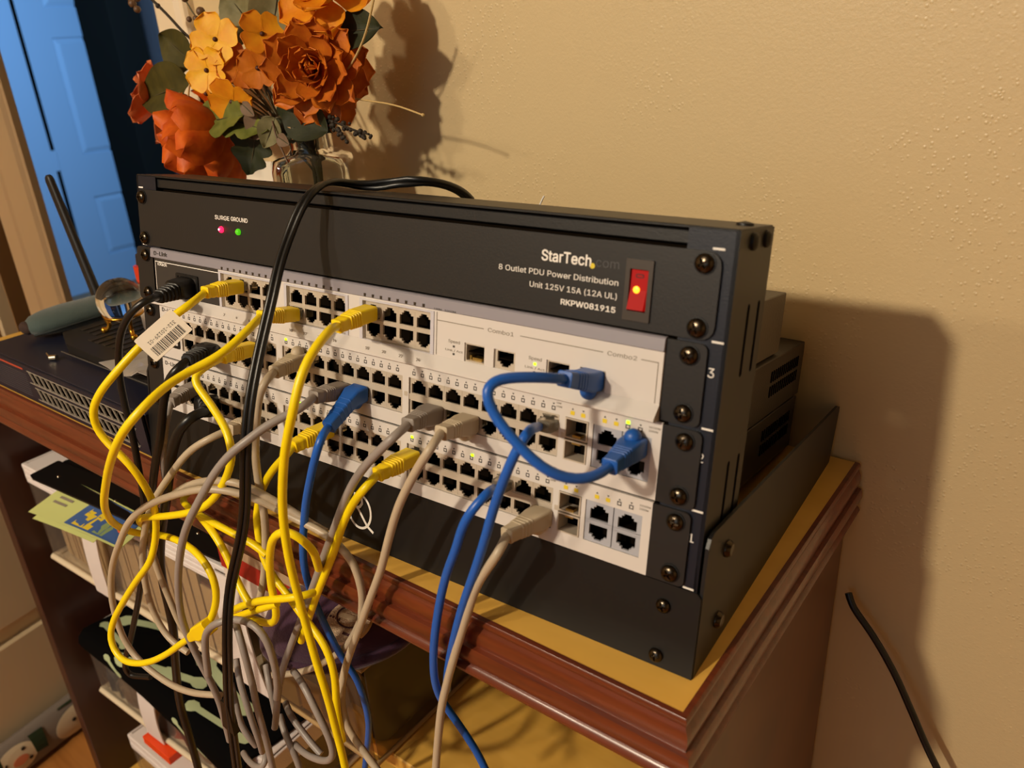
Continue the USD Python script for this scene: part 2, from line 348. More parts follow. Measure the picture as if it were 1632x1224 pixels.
def mould(side):
    P = Polygon(prof)
    if side == "front":                      # mitred towards the right-hand corner
        v, f = exx(P, BL-12, 0); v = np.array(v); k = v[:, 0] > -1; v[k, 0] = -v[k, 1]; return v, f
    e = exz(P, 0, BD_)[0], exz(P, 0, BD_)[1]
    v = np.array(e[0]); y, z, L = v[:, 0].copy(), v[:, 1].copy(), v[:, 2].copy()
    L = np.where(L < 1, y, L)
    return np.c_[-y, L, z], e[1][:, ::-1] * 0 + e[1]
bk.part("front_moulding", mould("front"), RED, smooth=35)
bk.part("side_moulding", mould("side"), RED, smooth=35, label="dark shaded moulding along the right side")
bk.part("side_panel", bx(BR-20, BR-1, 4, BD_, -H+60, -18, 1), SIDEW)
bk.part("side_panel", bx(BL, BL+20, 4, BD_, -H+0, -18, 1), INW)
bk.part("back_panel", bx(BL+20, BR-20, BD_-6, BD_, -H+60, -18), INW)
bk.part("shelf", bx(BL+20, BR-20, 64, BD_-6, -318, -300, 1.5), VEN)
bk.part("shelf", bx(BL+20, BR-20, 64, BD_-6, -552, -534, 1.5), VEN)
bk.part("bottom_board", bx(BL+20, BR-20, 10, BD_-6, -H+60, -H+80, 1.5), VEN)
bk.part("plinth", bx(BL+1, BR-1, 14, 30, -H, -H+60, 1.5), RED)

# ------------------------------------------------------------------ the desk-top rack (leaning slightly back) and what is screwed into it
RM = np.array([[0.999119, -0.041346, -0.007148], [0.041959, 0.983523, 0.175844], [-0.00024, -0.175989, 0.984392]])
RT = np.array([-497.4, 3.69, 7.75])
def rk(name, label, cat, o, **k): return Thing(name, label, cat, o, RM, RT, **k)
def rw(v): return np.asarray(v, float) @ RM.T + RT
def screw_mesh(x, z, y=0.0, r=4.7, h=2.9, a=0.3):
    pr = [(0, 0)] + [(r, 0), (r, 0.6)] + [(r*math.cos(t), 0.6+(h-0.6)*math.sin(t)) for t in np.linspace(0.25, 1.45, 6)] + [(0, h)]
    d = lathe(pr, 18)
    c = cat([bx(-2.6, 2.6, -0.55, 0.55, h-1.7, h+2), bx(-0.55, 0.55, -2.6, 2.6, h-1.7, h+2)])
    k = subtract(subtract(d, bx(-2.6, 2.6, -0.55, 0.55, h-1.7, h+2)), bx(-0.55, 0.55, -2.6, 2.6, h-1.7, h+2))
    ca, sa = math.cos(a), math.sin(a); R = np.array([[ca, -sa, 0], [0, 0, -1], [sa, ca, 0]])
    return tf(k, R, (x, y, z))
def washer(x, z, y=0.0, r=5.8): return tf(lathe([(2, 0), (r, 0), (r, 0.5), (2, 0.7)], 20), np.array([[1, 0, 0], [0, 0, -1], [0, 1, 0]]), (x, y, z))
U = 44.45
rack = rk("equipment_rack", "black open-frame desktop rack leaning back on the bookcase top", "rack", (245, 20, -7.6))
for side in (0, 1):
    X = (lambda x: x) if side else (lambda x: 488 - x)
    xs = sorted((X(463), X(488.5)))
    fl = sbox(xs[0], 44.4, xs[1], 232)
    rack.part("post_flange", ex(fl, 0.2, 2.2), FLANGE)
    sp = sbox(0.2, 40, 50.5, 232)
    for (a, b) in ((157, 195), (68, 111), (118, 148)) if False else ((157, 195), (68, 111)):
        for yy in (25.3, 41.0): sp = sp.difference(rr(yy-1.9, a, yy+1.9, b, 1.85))
    xs2 = sorted((X(486.4), X(488.6)))
    rack.part("post_side", exx(sp, xs2[0], xs2[1]), BLACK)
rack.part("top_bar", bx(0, 488, 0.2, 50, 231.2, 232.8, 0.4), BLACK)
rack.part("front_bar", bx(19.5, 466, 1.6, 4, 223.6, 230.2, 0.5), BLACK)
rack.part("bar_backing", bx(4, 484, 6, 8, 214, 231), DARK)
rack.part("base_panel", ex(rr(-9, -7.6, 491.6, 44.0, 4).union(sbox(-9, -7.6, 491.6, 10)), -0.6, 1.6), BLACK2)
for s, x in ((0, -9.4), (1, 490.0)):
    pl = Polygon([(1, -7.6), (1, 70), (3, 75), (7, 77.3), (266, 86), (272, 84.5), (273, 81), (266, 39.6)])
    rack.part("side_plate", exx(pl, x, x+2), BLACK, label="tapered black steel foot plate")
for (x, z) in ((471.5, 30.6), (470.4, -0.6), (12, 31), (13, 0)): rack.part("screw", screw_mesh(x, z, -0.6, 4.2, 3.2, rnd.random()), SCREW, smooth=35)
RX = np.array([[0, 0, 1], [1, 0, 0], [0, 1, 0]])
for (y, z) in ((30.9, 59), (29.7, 15.3)):
    rack.part("screw", tf(lathe([(0, 0), (5, 0), (5, 1.2), (3.6, 3.2), (0, 3.6)], 16), RX, (492, y, z)), SCREW, smooth=35)
for (y, z) in ((19, 226.2), (39, 226.4)):
    rack.part("screw", tf(lathe([(0, 0), (4.4, 0), (4.2, 1.4), (2.6, 2.6), (0, 2.8)], 16), RX, (488.6, y, z)), BLACK2, smooth=35)
rack.part("screw", tf(lathe([(0, 0), (4.4, 0), (4.2, 1.2), (0, 2.2)], 16), None, (480, 30, 232.8)), BLACK2, smooth=35)
for k in range(1, 6):
    z = k*U+0.6; xa = 476 if k == 5 else 480.8
    rack.part("height_mark", bx(xa, xa+6, -0.15, 0.25, z-0.5, z+0.5), INKW, label="white height mark")
    rack.part("height_mark", bx(2, 8, -0.15, 0.25, z-0.55, z+0.55), INKW, label="white height mark")
for k, z in ((3, 160.5), (2, 116), (1, 71.5)):
    rack.part("number", text(str(k), 480.6, z, 4.8, None, 0.2, 0.3), INKW, label=f"white printed {k}")
rack.part("number", text("4", 3.2, 205, 5, None, 0.2, 0.3), INKW, label="white printed 4")
# ring-and-letter emblem on the base panel
th = np.linspace(0, 2*np.pi, 49)
ring = Polygon(np.c_[243.4+10.6*np.cos(th), 17.2+12.6*np.sin(th)]).buffer(0.9).difference(Polygon(np.c_[243.4+10.6*np.cos(th), 17.2+12.6*np.sin(th)]).buffer(-0.9))
gap = sbox(233.5, 21, 240.8, 33)
from shapely.geometry import LineString
bowl = LineString([(238.2, 29.2), (242.4, 29.3), (245.4, 27), (245.7, 23.6), (243.6, 20.6), (240.2, 19)]).buffer(0.95, cap_style=2)
stem = LineString([(238.7, 29.9), (238.7, 23.5)]).buffer(0.9, cap_style=2)
leg = LineString([(241.4, 19.4), (250.6, 7.8), (256.4, 4.4)]).buffer(0.95, cap_style=2)
rack.part("emblem", ex(shapely.union_all([ring.difference(gap), bowl, stem, leg]), -0.75, -0.5), INKW, label="white round letter emblem with a tail")

# power distribution unit ------------------------------------------------
pdu = rk("power_distribution_unit", "black rack power strip with red lit switch, top of the rack", "power strip", (242, 0, 178.6))
front = rr(2, 178.5, 481.8, 221.6, 7).difference(rr(432.9, 182.6, 447.9, 213.9, 0.6))
pdu.part("front_panel", ex(front, -1.6, 0.1), EAR)
pdu.part("body", bx(24, 460, 0.1, 45, 180, 221), BLACK2)
for (x, z) in ((473.6, 215.8), (473.2, 184.3), (8.6, 215.6), (8.8, 184.0)):
    pdu.part("washer", washer(x, z, -1.6, 5.6), BLACK2); pdu.part("screw", screw_mesh(x, z, -2.1, 4.9, 3.1, rnd.random()), SCREW, smooth=35)
bez = rr(432.9, 182.6, 447.9, 213.9, 0.6).difference(sbox(435.3, 187.6, 445.5, 209.0))
sw = pdu.part("rocker_switch", ex(bez, -2.8, 0.1), M("black_bezel_plastic", (58, 50, 44), 0.4))
pdu.part("bezel_slope", hull([(432.9, -2.8, 213.9), (447.9, -2.8, 213.9), (435.3, -0.4, 209.0), (445.5, -0.4, 209.0), (432.9, -0.4, 213.9), (447.9, -0.4, 213.9)]), M("black_bezel_plastic", (58, 50, 44), 0.4), under=sw)
RC = M("red_rocker_plastic", (110, 4, 6), 0.6, spec=0.2, emit=((255, 14, 10), 0.16))
rp = Polygon([(-0.5, 188), (-4.6, 188.6), (-1.9, 198.5), (-1.6, 208.4), (1, 208.4), (1, 188)])
pdu.part("rocker", exx(rp, 435.9, 444.9), RC, under=sw, label="lit red rocker")
pdu.part("rocker_glow", tf(sphere((0, 0, 0), 1.9, 2, (1, 0.35, 1)), None, (439.5, -2.35, 198.6)), M("neon_glow", (255, 190, 60), 0.3, emit=((255, 140, 30), 1.6)), under=sw, smooth=True)
pdu.part("rocker_mark", ex(rr(438.2, 204.6, 442.8, 206.6, 0.9).difference(rr(438.7, 205.1, 442.3, 206.1, 0.4)), -1.9, -1.6), M("dark_red_mark", (60, 6, 12), 0.4), under=sw)
for x, nm, c, e in ((106.6, "surge_light", (225, 40, 80), ((255, 20, 60), 2.2)), (125.9, "ground_light", (70, 150, 30), ((70, 190, 20), 0.55))):
    b = pdu.part(nm, tf(lathe([(0, 0), (2.35, 0), (2.3, 1.2), (1.5, 2.1), (0, 2.4)], 18), np.array([[1, 0, 0], [0, 0, -1], [0, 1, 0]]), (x, -1.6, 199.0)), M(nm + "_plastic", c, 0.15, emit=e), smooth=40, label=("red" if "su" in nm else "green") + " indicator light")
pdu.part("emitter", sphere((106.4, -3.75, 199.2), 0.75, 2), M("pale_pink_core", (255, 220, 225), 0.3, emit=((255, 190, 200), 5)), smooth=True, label="bright core of the red light")
pdu.part("lettering", text("SURGE", 99.3, 206.0, 2.9, 16.6, -1.6, 0.15, True), INKW, label="white printed SURGE")
pdu.part("lettering", text("GROUND", 117.6, 206.2, 2.9, 18.6, -1.6, 0.15, True), INKW, label="white printed GROUND")
pdu.part("lettering", text("StarTech", 381.7, 207.3, 5.6, 30.6, -1.6, 0.15, True), INKW, label="white printed name")
pdu.part("lettering", text("com", 415.0, 207.6, 4.6, 13.6, -1.6, 0.12), INKF, label="faint dark letters com")
pdu.part("name_dot", ex(Point(413.1, 207.6).buffer(1.45), -1.75, -1.6), M("yellow_dot_print", (222, 200, 40), 0.5), label="yellow dot")
pdu.part("lettering", text("8 Outlet PDU Power Distribution", 428.8, 199.1, 3.0, 75, -1.6, 0.15, right=True), INKW)
pdu.part("lettering", text("Unit 125V 15A (12A UL)", 428.6, 192.0, 3.0, 53.6, -1.6, 0.15, right=True), INKW)
pdu.part("lettering", text("RKPW081915", 428.4, 185.0, 2.9, 33, -1.6, 0.15, True, right=True), INKW)

# network switches -------------------------------------------------------
def jack(x, zc, up, hw=6.9, z0=None, z1=None, d=9.0, y=0.0):
    d = 1.4
    """One RJ45 opening: a stepped hole in a shield tube. up: latch notch on top."""
    s = 1 if up else -1
    pts = [(-5.7, 0), (5.7, 0), (5.7, 6.2), (3.7, 6.2), (3.7, 7.6), (2.3, 7.6), (2.3, 8.9), (-2.3, 8.9), (-2.3, 7.6), (-3.7, 7.6), (-3.7, 6.2), (-5.7, 6.2)]
    zb = (z0 + 0.9) if up else (z1 - 0.9)
    hole = Polygon([(x + a, zb + s*b) for a, b in pts])
    return ex(sbox(x-hw, z0, x+hw, z1).difference(hole), y, y+d)
def tray(a, b, y0, y1, z0, z1):
    """An open-fronted dark box."""
    return cat([bx(a, b, y1, y1+0.5, z0, z1), bx(a, a+0.15, y0, y1, z0, z1), bx(b-0.15, b, y0, y1, z0, z1), bx(a, b, y0, y1, z0, z0+0.15), bx(a, b, y0, y1, z1-0.15, z1), bx(a, b, y0, y1, (z0+z1)/2-0.3, (z0+z1)/2+0.3)])
def contacts(x, z, y, s):
    return [bx(x-3.6+1.02*k-0.22, x-3.6+1.02*k+0.22, y+4, y+8.6, z-0.2, z+0.25) for k in range(8)]
def ear_pair(t, x0, x1, z0, z1, l0, l1):
    t.part("ear", ex(rr(x1-6, z0, x1+21.5, z1, 3.5).difference(sbox(x1-8, z0, x1, z1)), -1.8, 0.1), EAR, label="black screwed bracket")
    t.part("ear", ex(rr(x0-21.5, z0, x0+6, z1, 3.5).difference(sbox(x0, z0, x0+8, z1)), -1.8, 0.1), EAR, label="black screwed bracket")
    for z in (z1-6.3, z0+6.3):
        for x in (l0, l1):
            t.part("washer", washer(x, z, -1.8, 5.4), BLACK2); t.part("screw", screw_mesh(x, z, -2.3, 4.7, 3.1, rnd.random()*1.5), SCREW, smooth=35)

# upper switch: grey band, three blocks of eight ports, two combo groups
s1 = rk("network_switch", "grey and white 24-port switch with slate left panel, below the power strip", "network switch", (238, 0, 133.3))
zt, zb = 177.2, 133.3
s1.part("case", bx(17.5, 457.5, 12.8, 205, zb+0.4, zt-0.2, 0.6), M("switch_case_paint", (96, 90, 82), 0.5, bump=(800, 0.2)))
band = Polygon([(-3.2, 169.6), (-4.0, 170.2), (-3.4, 176.4), (-2.4, zt), (0.3, zt), (0.3, 169.6)])
s1.part("top_band", exx(band, 17, 458.2), LAV)
lip = Polygon([(-2.6, 142.0), (-8.4, 135.2), (-8.4, 134.0), (-7.4, zb), (0.3, zb), (0.3, 142.0)])
s1.part("bottom_lip", exx(lip, 17, 458.2), WHITE)
facep = sbox(101.5, 142.0, 458.2, 169.6)
blocks = [(104.8, 161.5), (177.0, 234.0), (249.6, 306.4)]
for a, b in blocks: facep = facep.difference(sbox(a, 142.3, b, 167.4))
combos = [(332.4, 347.2, "sfp"), (353.7, 368.8, "rj"), (389.6, 404.6, "sfp"), (411.0, 426.6, "rj")]
for a, b, _ in combos: facep = facep.difference(sbox(a, 141.8, b, 153.4))
s1.part("face", ex(facep, -3.0, 0.0), WHITE)
s1.part("slate_panel", bx(19.5, 101.5, -2.2, 0.1, 142.0, 169.6), SLATE, label="dark slate left panel")
s1.part("panel_line", cat([bx(20.6, 101.0, -2.45, -2.1, 166.6, 167.2), bx(20.6, 21.2, -2.45, -2.1, 143, 167.2)]), INKW, label="thin white frame line")
s1.part("lettering", text("D-Link", 22.2, 172.0, 3.0, 17.5, -3.75, 0.2, True), INK, label="dark printed name")
s1.part("lettering", text("xStack", 23.4, 164.0, 2.6, 13, -2.2, 0.2, True), INKW, label="white printed word")
s1.part("cavity", cat([tray(a, b, 0.4, 10, 142.3, 167.4) for a, b in blocks] + [tray(a, b, 0.0, 12, 141.8, 153.4) for a, b, _ in combos]), DARK)
for bi, (a, b) in enumerate(blocks):
    # moulded pale frame and shields
    s1.part("block_frame", ex(sbox(a-2.6, 142.0, b+2.6, 168.6).difference(sbox(a, 142.3, b, 167.4)), -3.6, -2.9), M("pale_lilac_frame", (196, 194, 204), 0.4))
    for i in range(4):
        x = a + 7.2 + 14.1*i
        s1.part("jack", jack(x, 0, True, 7.02, 155.2, 167.2, 9, -1.0), SHIELD)
        s1.part("jack", jack(x, 0, False, 7.02, 142.5, 154.0, 9, -1.0), SHIELD)
    s1.part("shield_bar", bx(a, b, -1.6, 0.6, 153.6, 155.6), SHIELD)
    s1.part("port_light", cat([bx(a+2.6+7.0*k-0.9, a+2.6+7.0*k+0.9, -4.1, -3.7, 169.9+0.3, 172.2) for k in range(8)]), M("dark_light_window", (52, 44, 36), 0.3), kind="stuff")
    for i in range(4):
        s1.part("number", text(str(2+8*bi+2*i), a+6+14.3*i, 136.6, 2.0, None, -6.9, 0.25), INKG, label=f"printed {2+8*bi+2*i}")
s1.part("lettering", cat([text("100M", 309.2, 169.9, 1.2, 6, -3.9, 0.2), text("1000M", 317.5, 169.9, 1.2, 8.4, -3.9, 0.2)]), INK)
s1.part("panel_seam", cat([bx(310.8, 311.3, -3.15, -2.9, 142.4, 168.6), bx(311.5, 346, -3.15, -2.9, 163.5, 163.95), bx(371.5, 424, -3.15, -2.9, 163.5, 163.95), bx(446, 455.5, -3.15, -2.9, 163.5, 163.95), bx(455.4, 455.8, -3.15, -2.9, 142.4, 164)]), INKG)
s1.part("lettering", text("Combo1", 349.0, 162.6, 2.3, 18, -3.0, 0.15), INKG); s1.part("lettering", text("Combo2", 426.6, 162.6, 2.3, 17, -3.0, 0.15), INKG)
for x in (324.6, 382.2):
    s1.part("lettering", text("Speed", x-4.3, 151.6, 1.9, 8.6, -3.0, 0.15), INKG); s1.part("lettering", text("Link / Act", x-6.5, 146.4, 1.3, 13, -3.0, 0.15), INKG)
s1.part("status_light", bx(381.4, 383.0, -3.2, -2.9, 148.8, 150.2), M("green_light", (150, 230, 20), 0.3, emit=((150, 240, 10), 3.0)), label="lit green light")
s1.part("status_light", cat([bx(323.8, 325.2, -3.2, -2.9, 149.0, 150.2), bx(323.8, 325.2, -3.2, -2.9, 144.3, 145.5), bx(381.4, 382.8, -3.2, -2.9, 144.2, 145.3)]), INK)
for a, b, kd in combos:
    if kd == "rj": s1.part("jack", jack((a+b)/2, 0, False, (b-a)/2-0.1, 142.0, 153.2, 10, -1.6), SHIELD)
    else:
        s1.part("sfp_cage", ex(sbox(a+0.1, 142, b-0.1, 153.2).difference(sbox(a+0.9, 142.9, b-0.9, 152.4)), -2.0, 11), SHIELD)
        s1.part("sfp_latch", cat([bx(a+4, b-4, 0, 6, 142.9, 144.6), bx(a+2, a+3.4, 0, 5, 142.9, 145.6)]), GOLDC)
ear_pair(s1, 17.0, 458.3, 134.0, 176.6, 8.2, 471.0)
# inlet on the slate panel
s1.part("power_inlet", cat([ex(rr(48, 145.0, 76, 161, 1.5).difference(rr(50.5, 147, 73.5, 159, 1)), -3.2, -2.0)]), BLACK2)

def lower_switch(label, dz, dx, lit):
    t = rk("network_switch", label, "network switch", (241+dx, 0, 89+dz))
    z0, z1 = 89.4+dz, 132.4+dz
    t.part("case", bx(21.5+dx, 460+dx, 11.8, 268, z0+0.3, z1-0.4, 0.6), M("switch_case_dark", (66, 60, 54), 0.5, bump=(800, 0.2)))
    f = sbox(20.8+dx, z0, 460.8+dx, z1)
    bl = [(48.6+dx, 162.2+dx), (168.6+dx, 282.8+dx), (288.0+dx, 399.4+dx)]
    for a, b in bl: f = f.difference(sbox(a, 98.0+dz, b, 123.2+dz))
    f = f.difference(sbox(403.4+dx, 98.1+dz, 418.2+dx, 123.2+dz)).difference(sbox(420.9+dx, 98.1+dz, 455.6+dx, 122.8+dz))
    t.part("face", ex(f, -1.6, 0.4), WHITE)
    t.part("cavity", cat([tray(a, b, 0.8, 11, 98.0+dz, 123.2+dz) for a, b in bl + [(403.4+dx, 418.2+dx), (420.9+dx, 455.6+dx)]]), DARK)
    for bi, (a, b) in enumerate(bl):
        p = (b-a-1.2)/8
        for i in range(8):
            x = a+0.6+p*(i+0.5)
            t.part("jack", jack(x, 0, True, p/2-0.05, 112.2+dz, 123.0+dz, 10, -0.6), SHIELD)
            t.part("jack", jack(x, 0, False, p/2-0.05, 98.2+dz, 109.0+dz, 10, -0.6), SHIELD)
        t.part("shield_bar", bx(a, b, -1.1, 0.9, 108.7+dz, 112.5+dz), SHIELD)
        ic = []
        for k in range(16):
            x = a + 4.3 + 7.0*k*(b-a)/113.6
            q = sbox(x-1.2, 125.2+dz, x+1.2, 127.6+dz); ic.append(ex(q.difference(sbox(x-0.75, 125.75+dz, x+0.75, 127.1+dz)), -1.75, -1.55))
            s = 1 if k % 2 == 0 else -1
            ic.append(ex(Polygon([(x-0.7, 128.9+dz-0.45*s), (x+0.7, 128.9+dz-0.45*s), (x, 128.9+dz+0.55*s)]), -1.75, -1.55))
        t.part("port_icon", cat(ic), INK, kind="stuff")
        t.part("block_notch", bx(b+1.6, b+4.4, -1.75, -1.5, 110.5+dz, 113.5+dz), SHIELD)
    # two stacked cages and a quad of gigabit jacks
    for (c, d) in ((98.3, 110.2), (111.2, 123.0)):
        a, b = 403.6+dx, 418.0+dx
        t.part("sfp_cage", ex(sbox(a, c+dz, b, d+dz).difference(sbox(a+0.8, c+0.8+dz, b-0.8, d-0.8+dz)), -2.2, 9), SHIELD)
        t.part("sfp_latch", bx(a+4.6, b-4.6, -1.4, 3, (d-2.2 if c < 100 else c+0.6)+dz, (d-0.7 if c < 100 else c+2.2)+dz), GOLDC)
    for (a, b) in ((421.1, 438.1), (438.5, 455.4)):
        for up, c, d in ((True, 111.0, 122.6), (False, 98.3, 109.6)):
            t.part("gigabit_jack", jack((a+b)/2+dx, 0, up, (b-a)/2-0.1, c+dz, d+dz, 9, -1.0), SHIELDQ)
        t.part("shield_bar", bx(a+0.1+dx, b-0.1+dx, -1.0, 0.9, 109.2+dz, 111.4+dz), SHIELDQ)
    for x, c in ((407.6, 1), (414.3, 1), (427.6, 1), (434.5, 1), (441.4, 0), (448.6, 0)):
        t.part("port_icon", ex(rr(x-1.35+dx, 124.9+dz, x+1.35+dx, 127.2+dz, 0.4) if c else sbox(x-1.3+dx, 124.9+dz, x+1.3+dx, 127.3+dz).difference(sbox(x-0.8+dx, 125.4+dz, x+0.8+dx, 126.8+dz)), -1.75, -1.55), INKY if c else INK, kind="stuff")
    ar = [ex(Polygon([(x-0.7+dx, 128.4+dz-0.45*s), (x+0.7+dx, 128.4+dz-0.45*s), (x+dx, 128.4+dz+0.55*s)]), -1.75, -1.55) for x, s in ((407.6, 1), (414.3, -1), (427.6, 1), (434.5, -1), (441.4, 1), (448.6, -1))]
    t.part("port_icon", cat(ar), INK, kind="stuff")
    t.part("lettering", cat([text("10/100M", 453.4+dx, 128.2+dz, 1.1, 6.4, -1.6, 0.15), text("1000M", 453.4+dx, 126.2+dz, 1.1, 5.2, -1.6, 0.15), text("10M", 397.0+dx, 129.4+dz, 1.0, 3, -1.6, 0.15), text("100M", 397.0+dx, 127.4+dz, 1.0, 3.6, -1.6, 0.15)]), INKG)
    t.part("lettering", text("D-Link", 24.4+dx, 127.0+dz, 3.0, 17, -1.6, 0.18, True), INK, label="dark printed name")
    G = M("green_light", (150, 230, 20), 0.3, emit=((150, 240, 10), 3.0))
    for x in lit: t.part("port_light", bx(x-0.9+dx, x+0.9+dx, -1.95, -1.55, 127.7+dz, 129.2+dz), G, label="lit green light")
    t.part("power_inlet", cat([ex(rr(28+dx, 99+dz, 46+dx, 112+dz, 1.2).difference(rr(30+dx, 101+dz, 44+dx, 110+dz, 0.8)), -2.6, -1.5)]), BLACK2)
    for zz in (108, 119):
        t.part("side_vent", cat([bx(460+dx, 460.5+dx, 186+5*k, 188+5*k, zz-4+dz, zz+4+dz) for k in range(14)]), DARK, kind="stuff")
    ear_pair(t, 20.8+dx, 460.8+dx, 89.6+dz, 132.0+dz, 9.4, 473.6+dx*0.2)
    return t
lower_switch("white 48-port switch in the middle of the rack", 0.0, 0.0, [441.4, 172.9])
lower_switch("white 48-port switch just above the black base panel", -44.4, -0.9, [292.4, 341.0, 187.0])

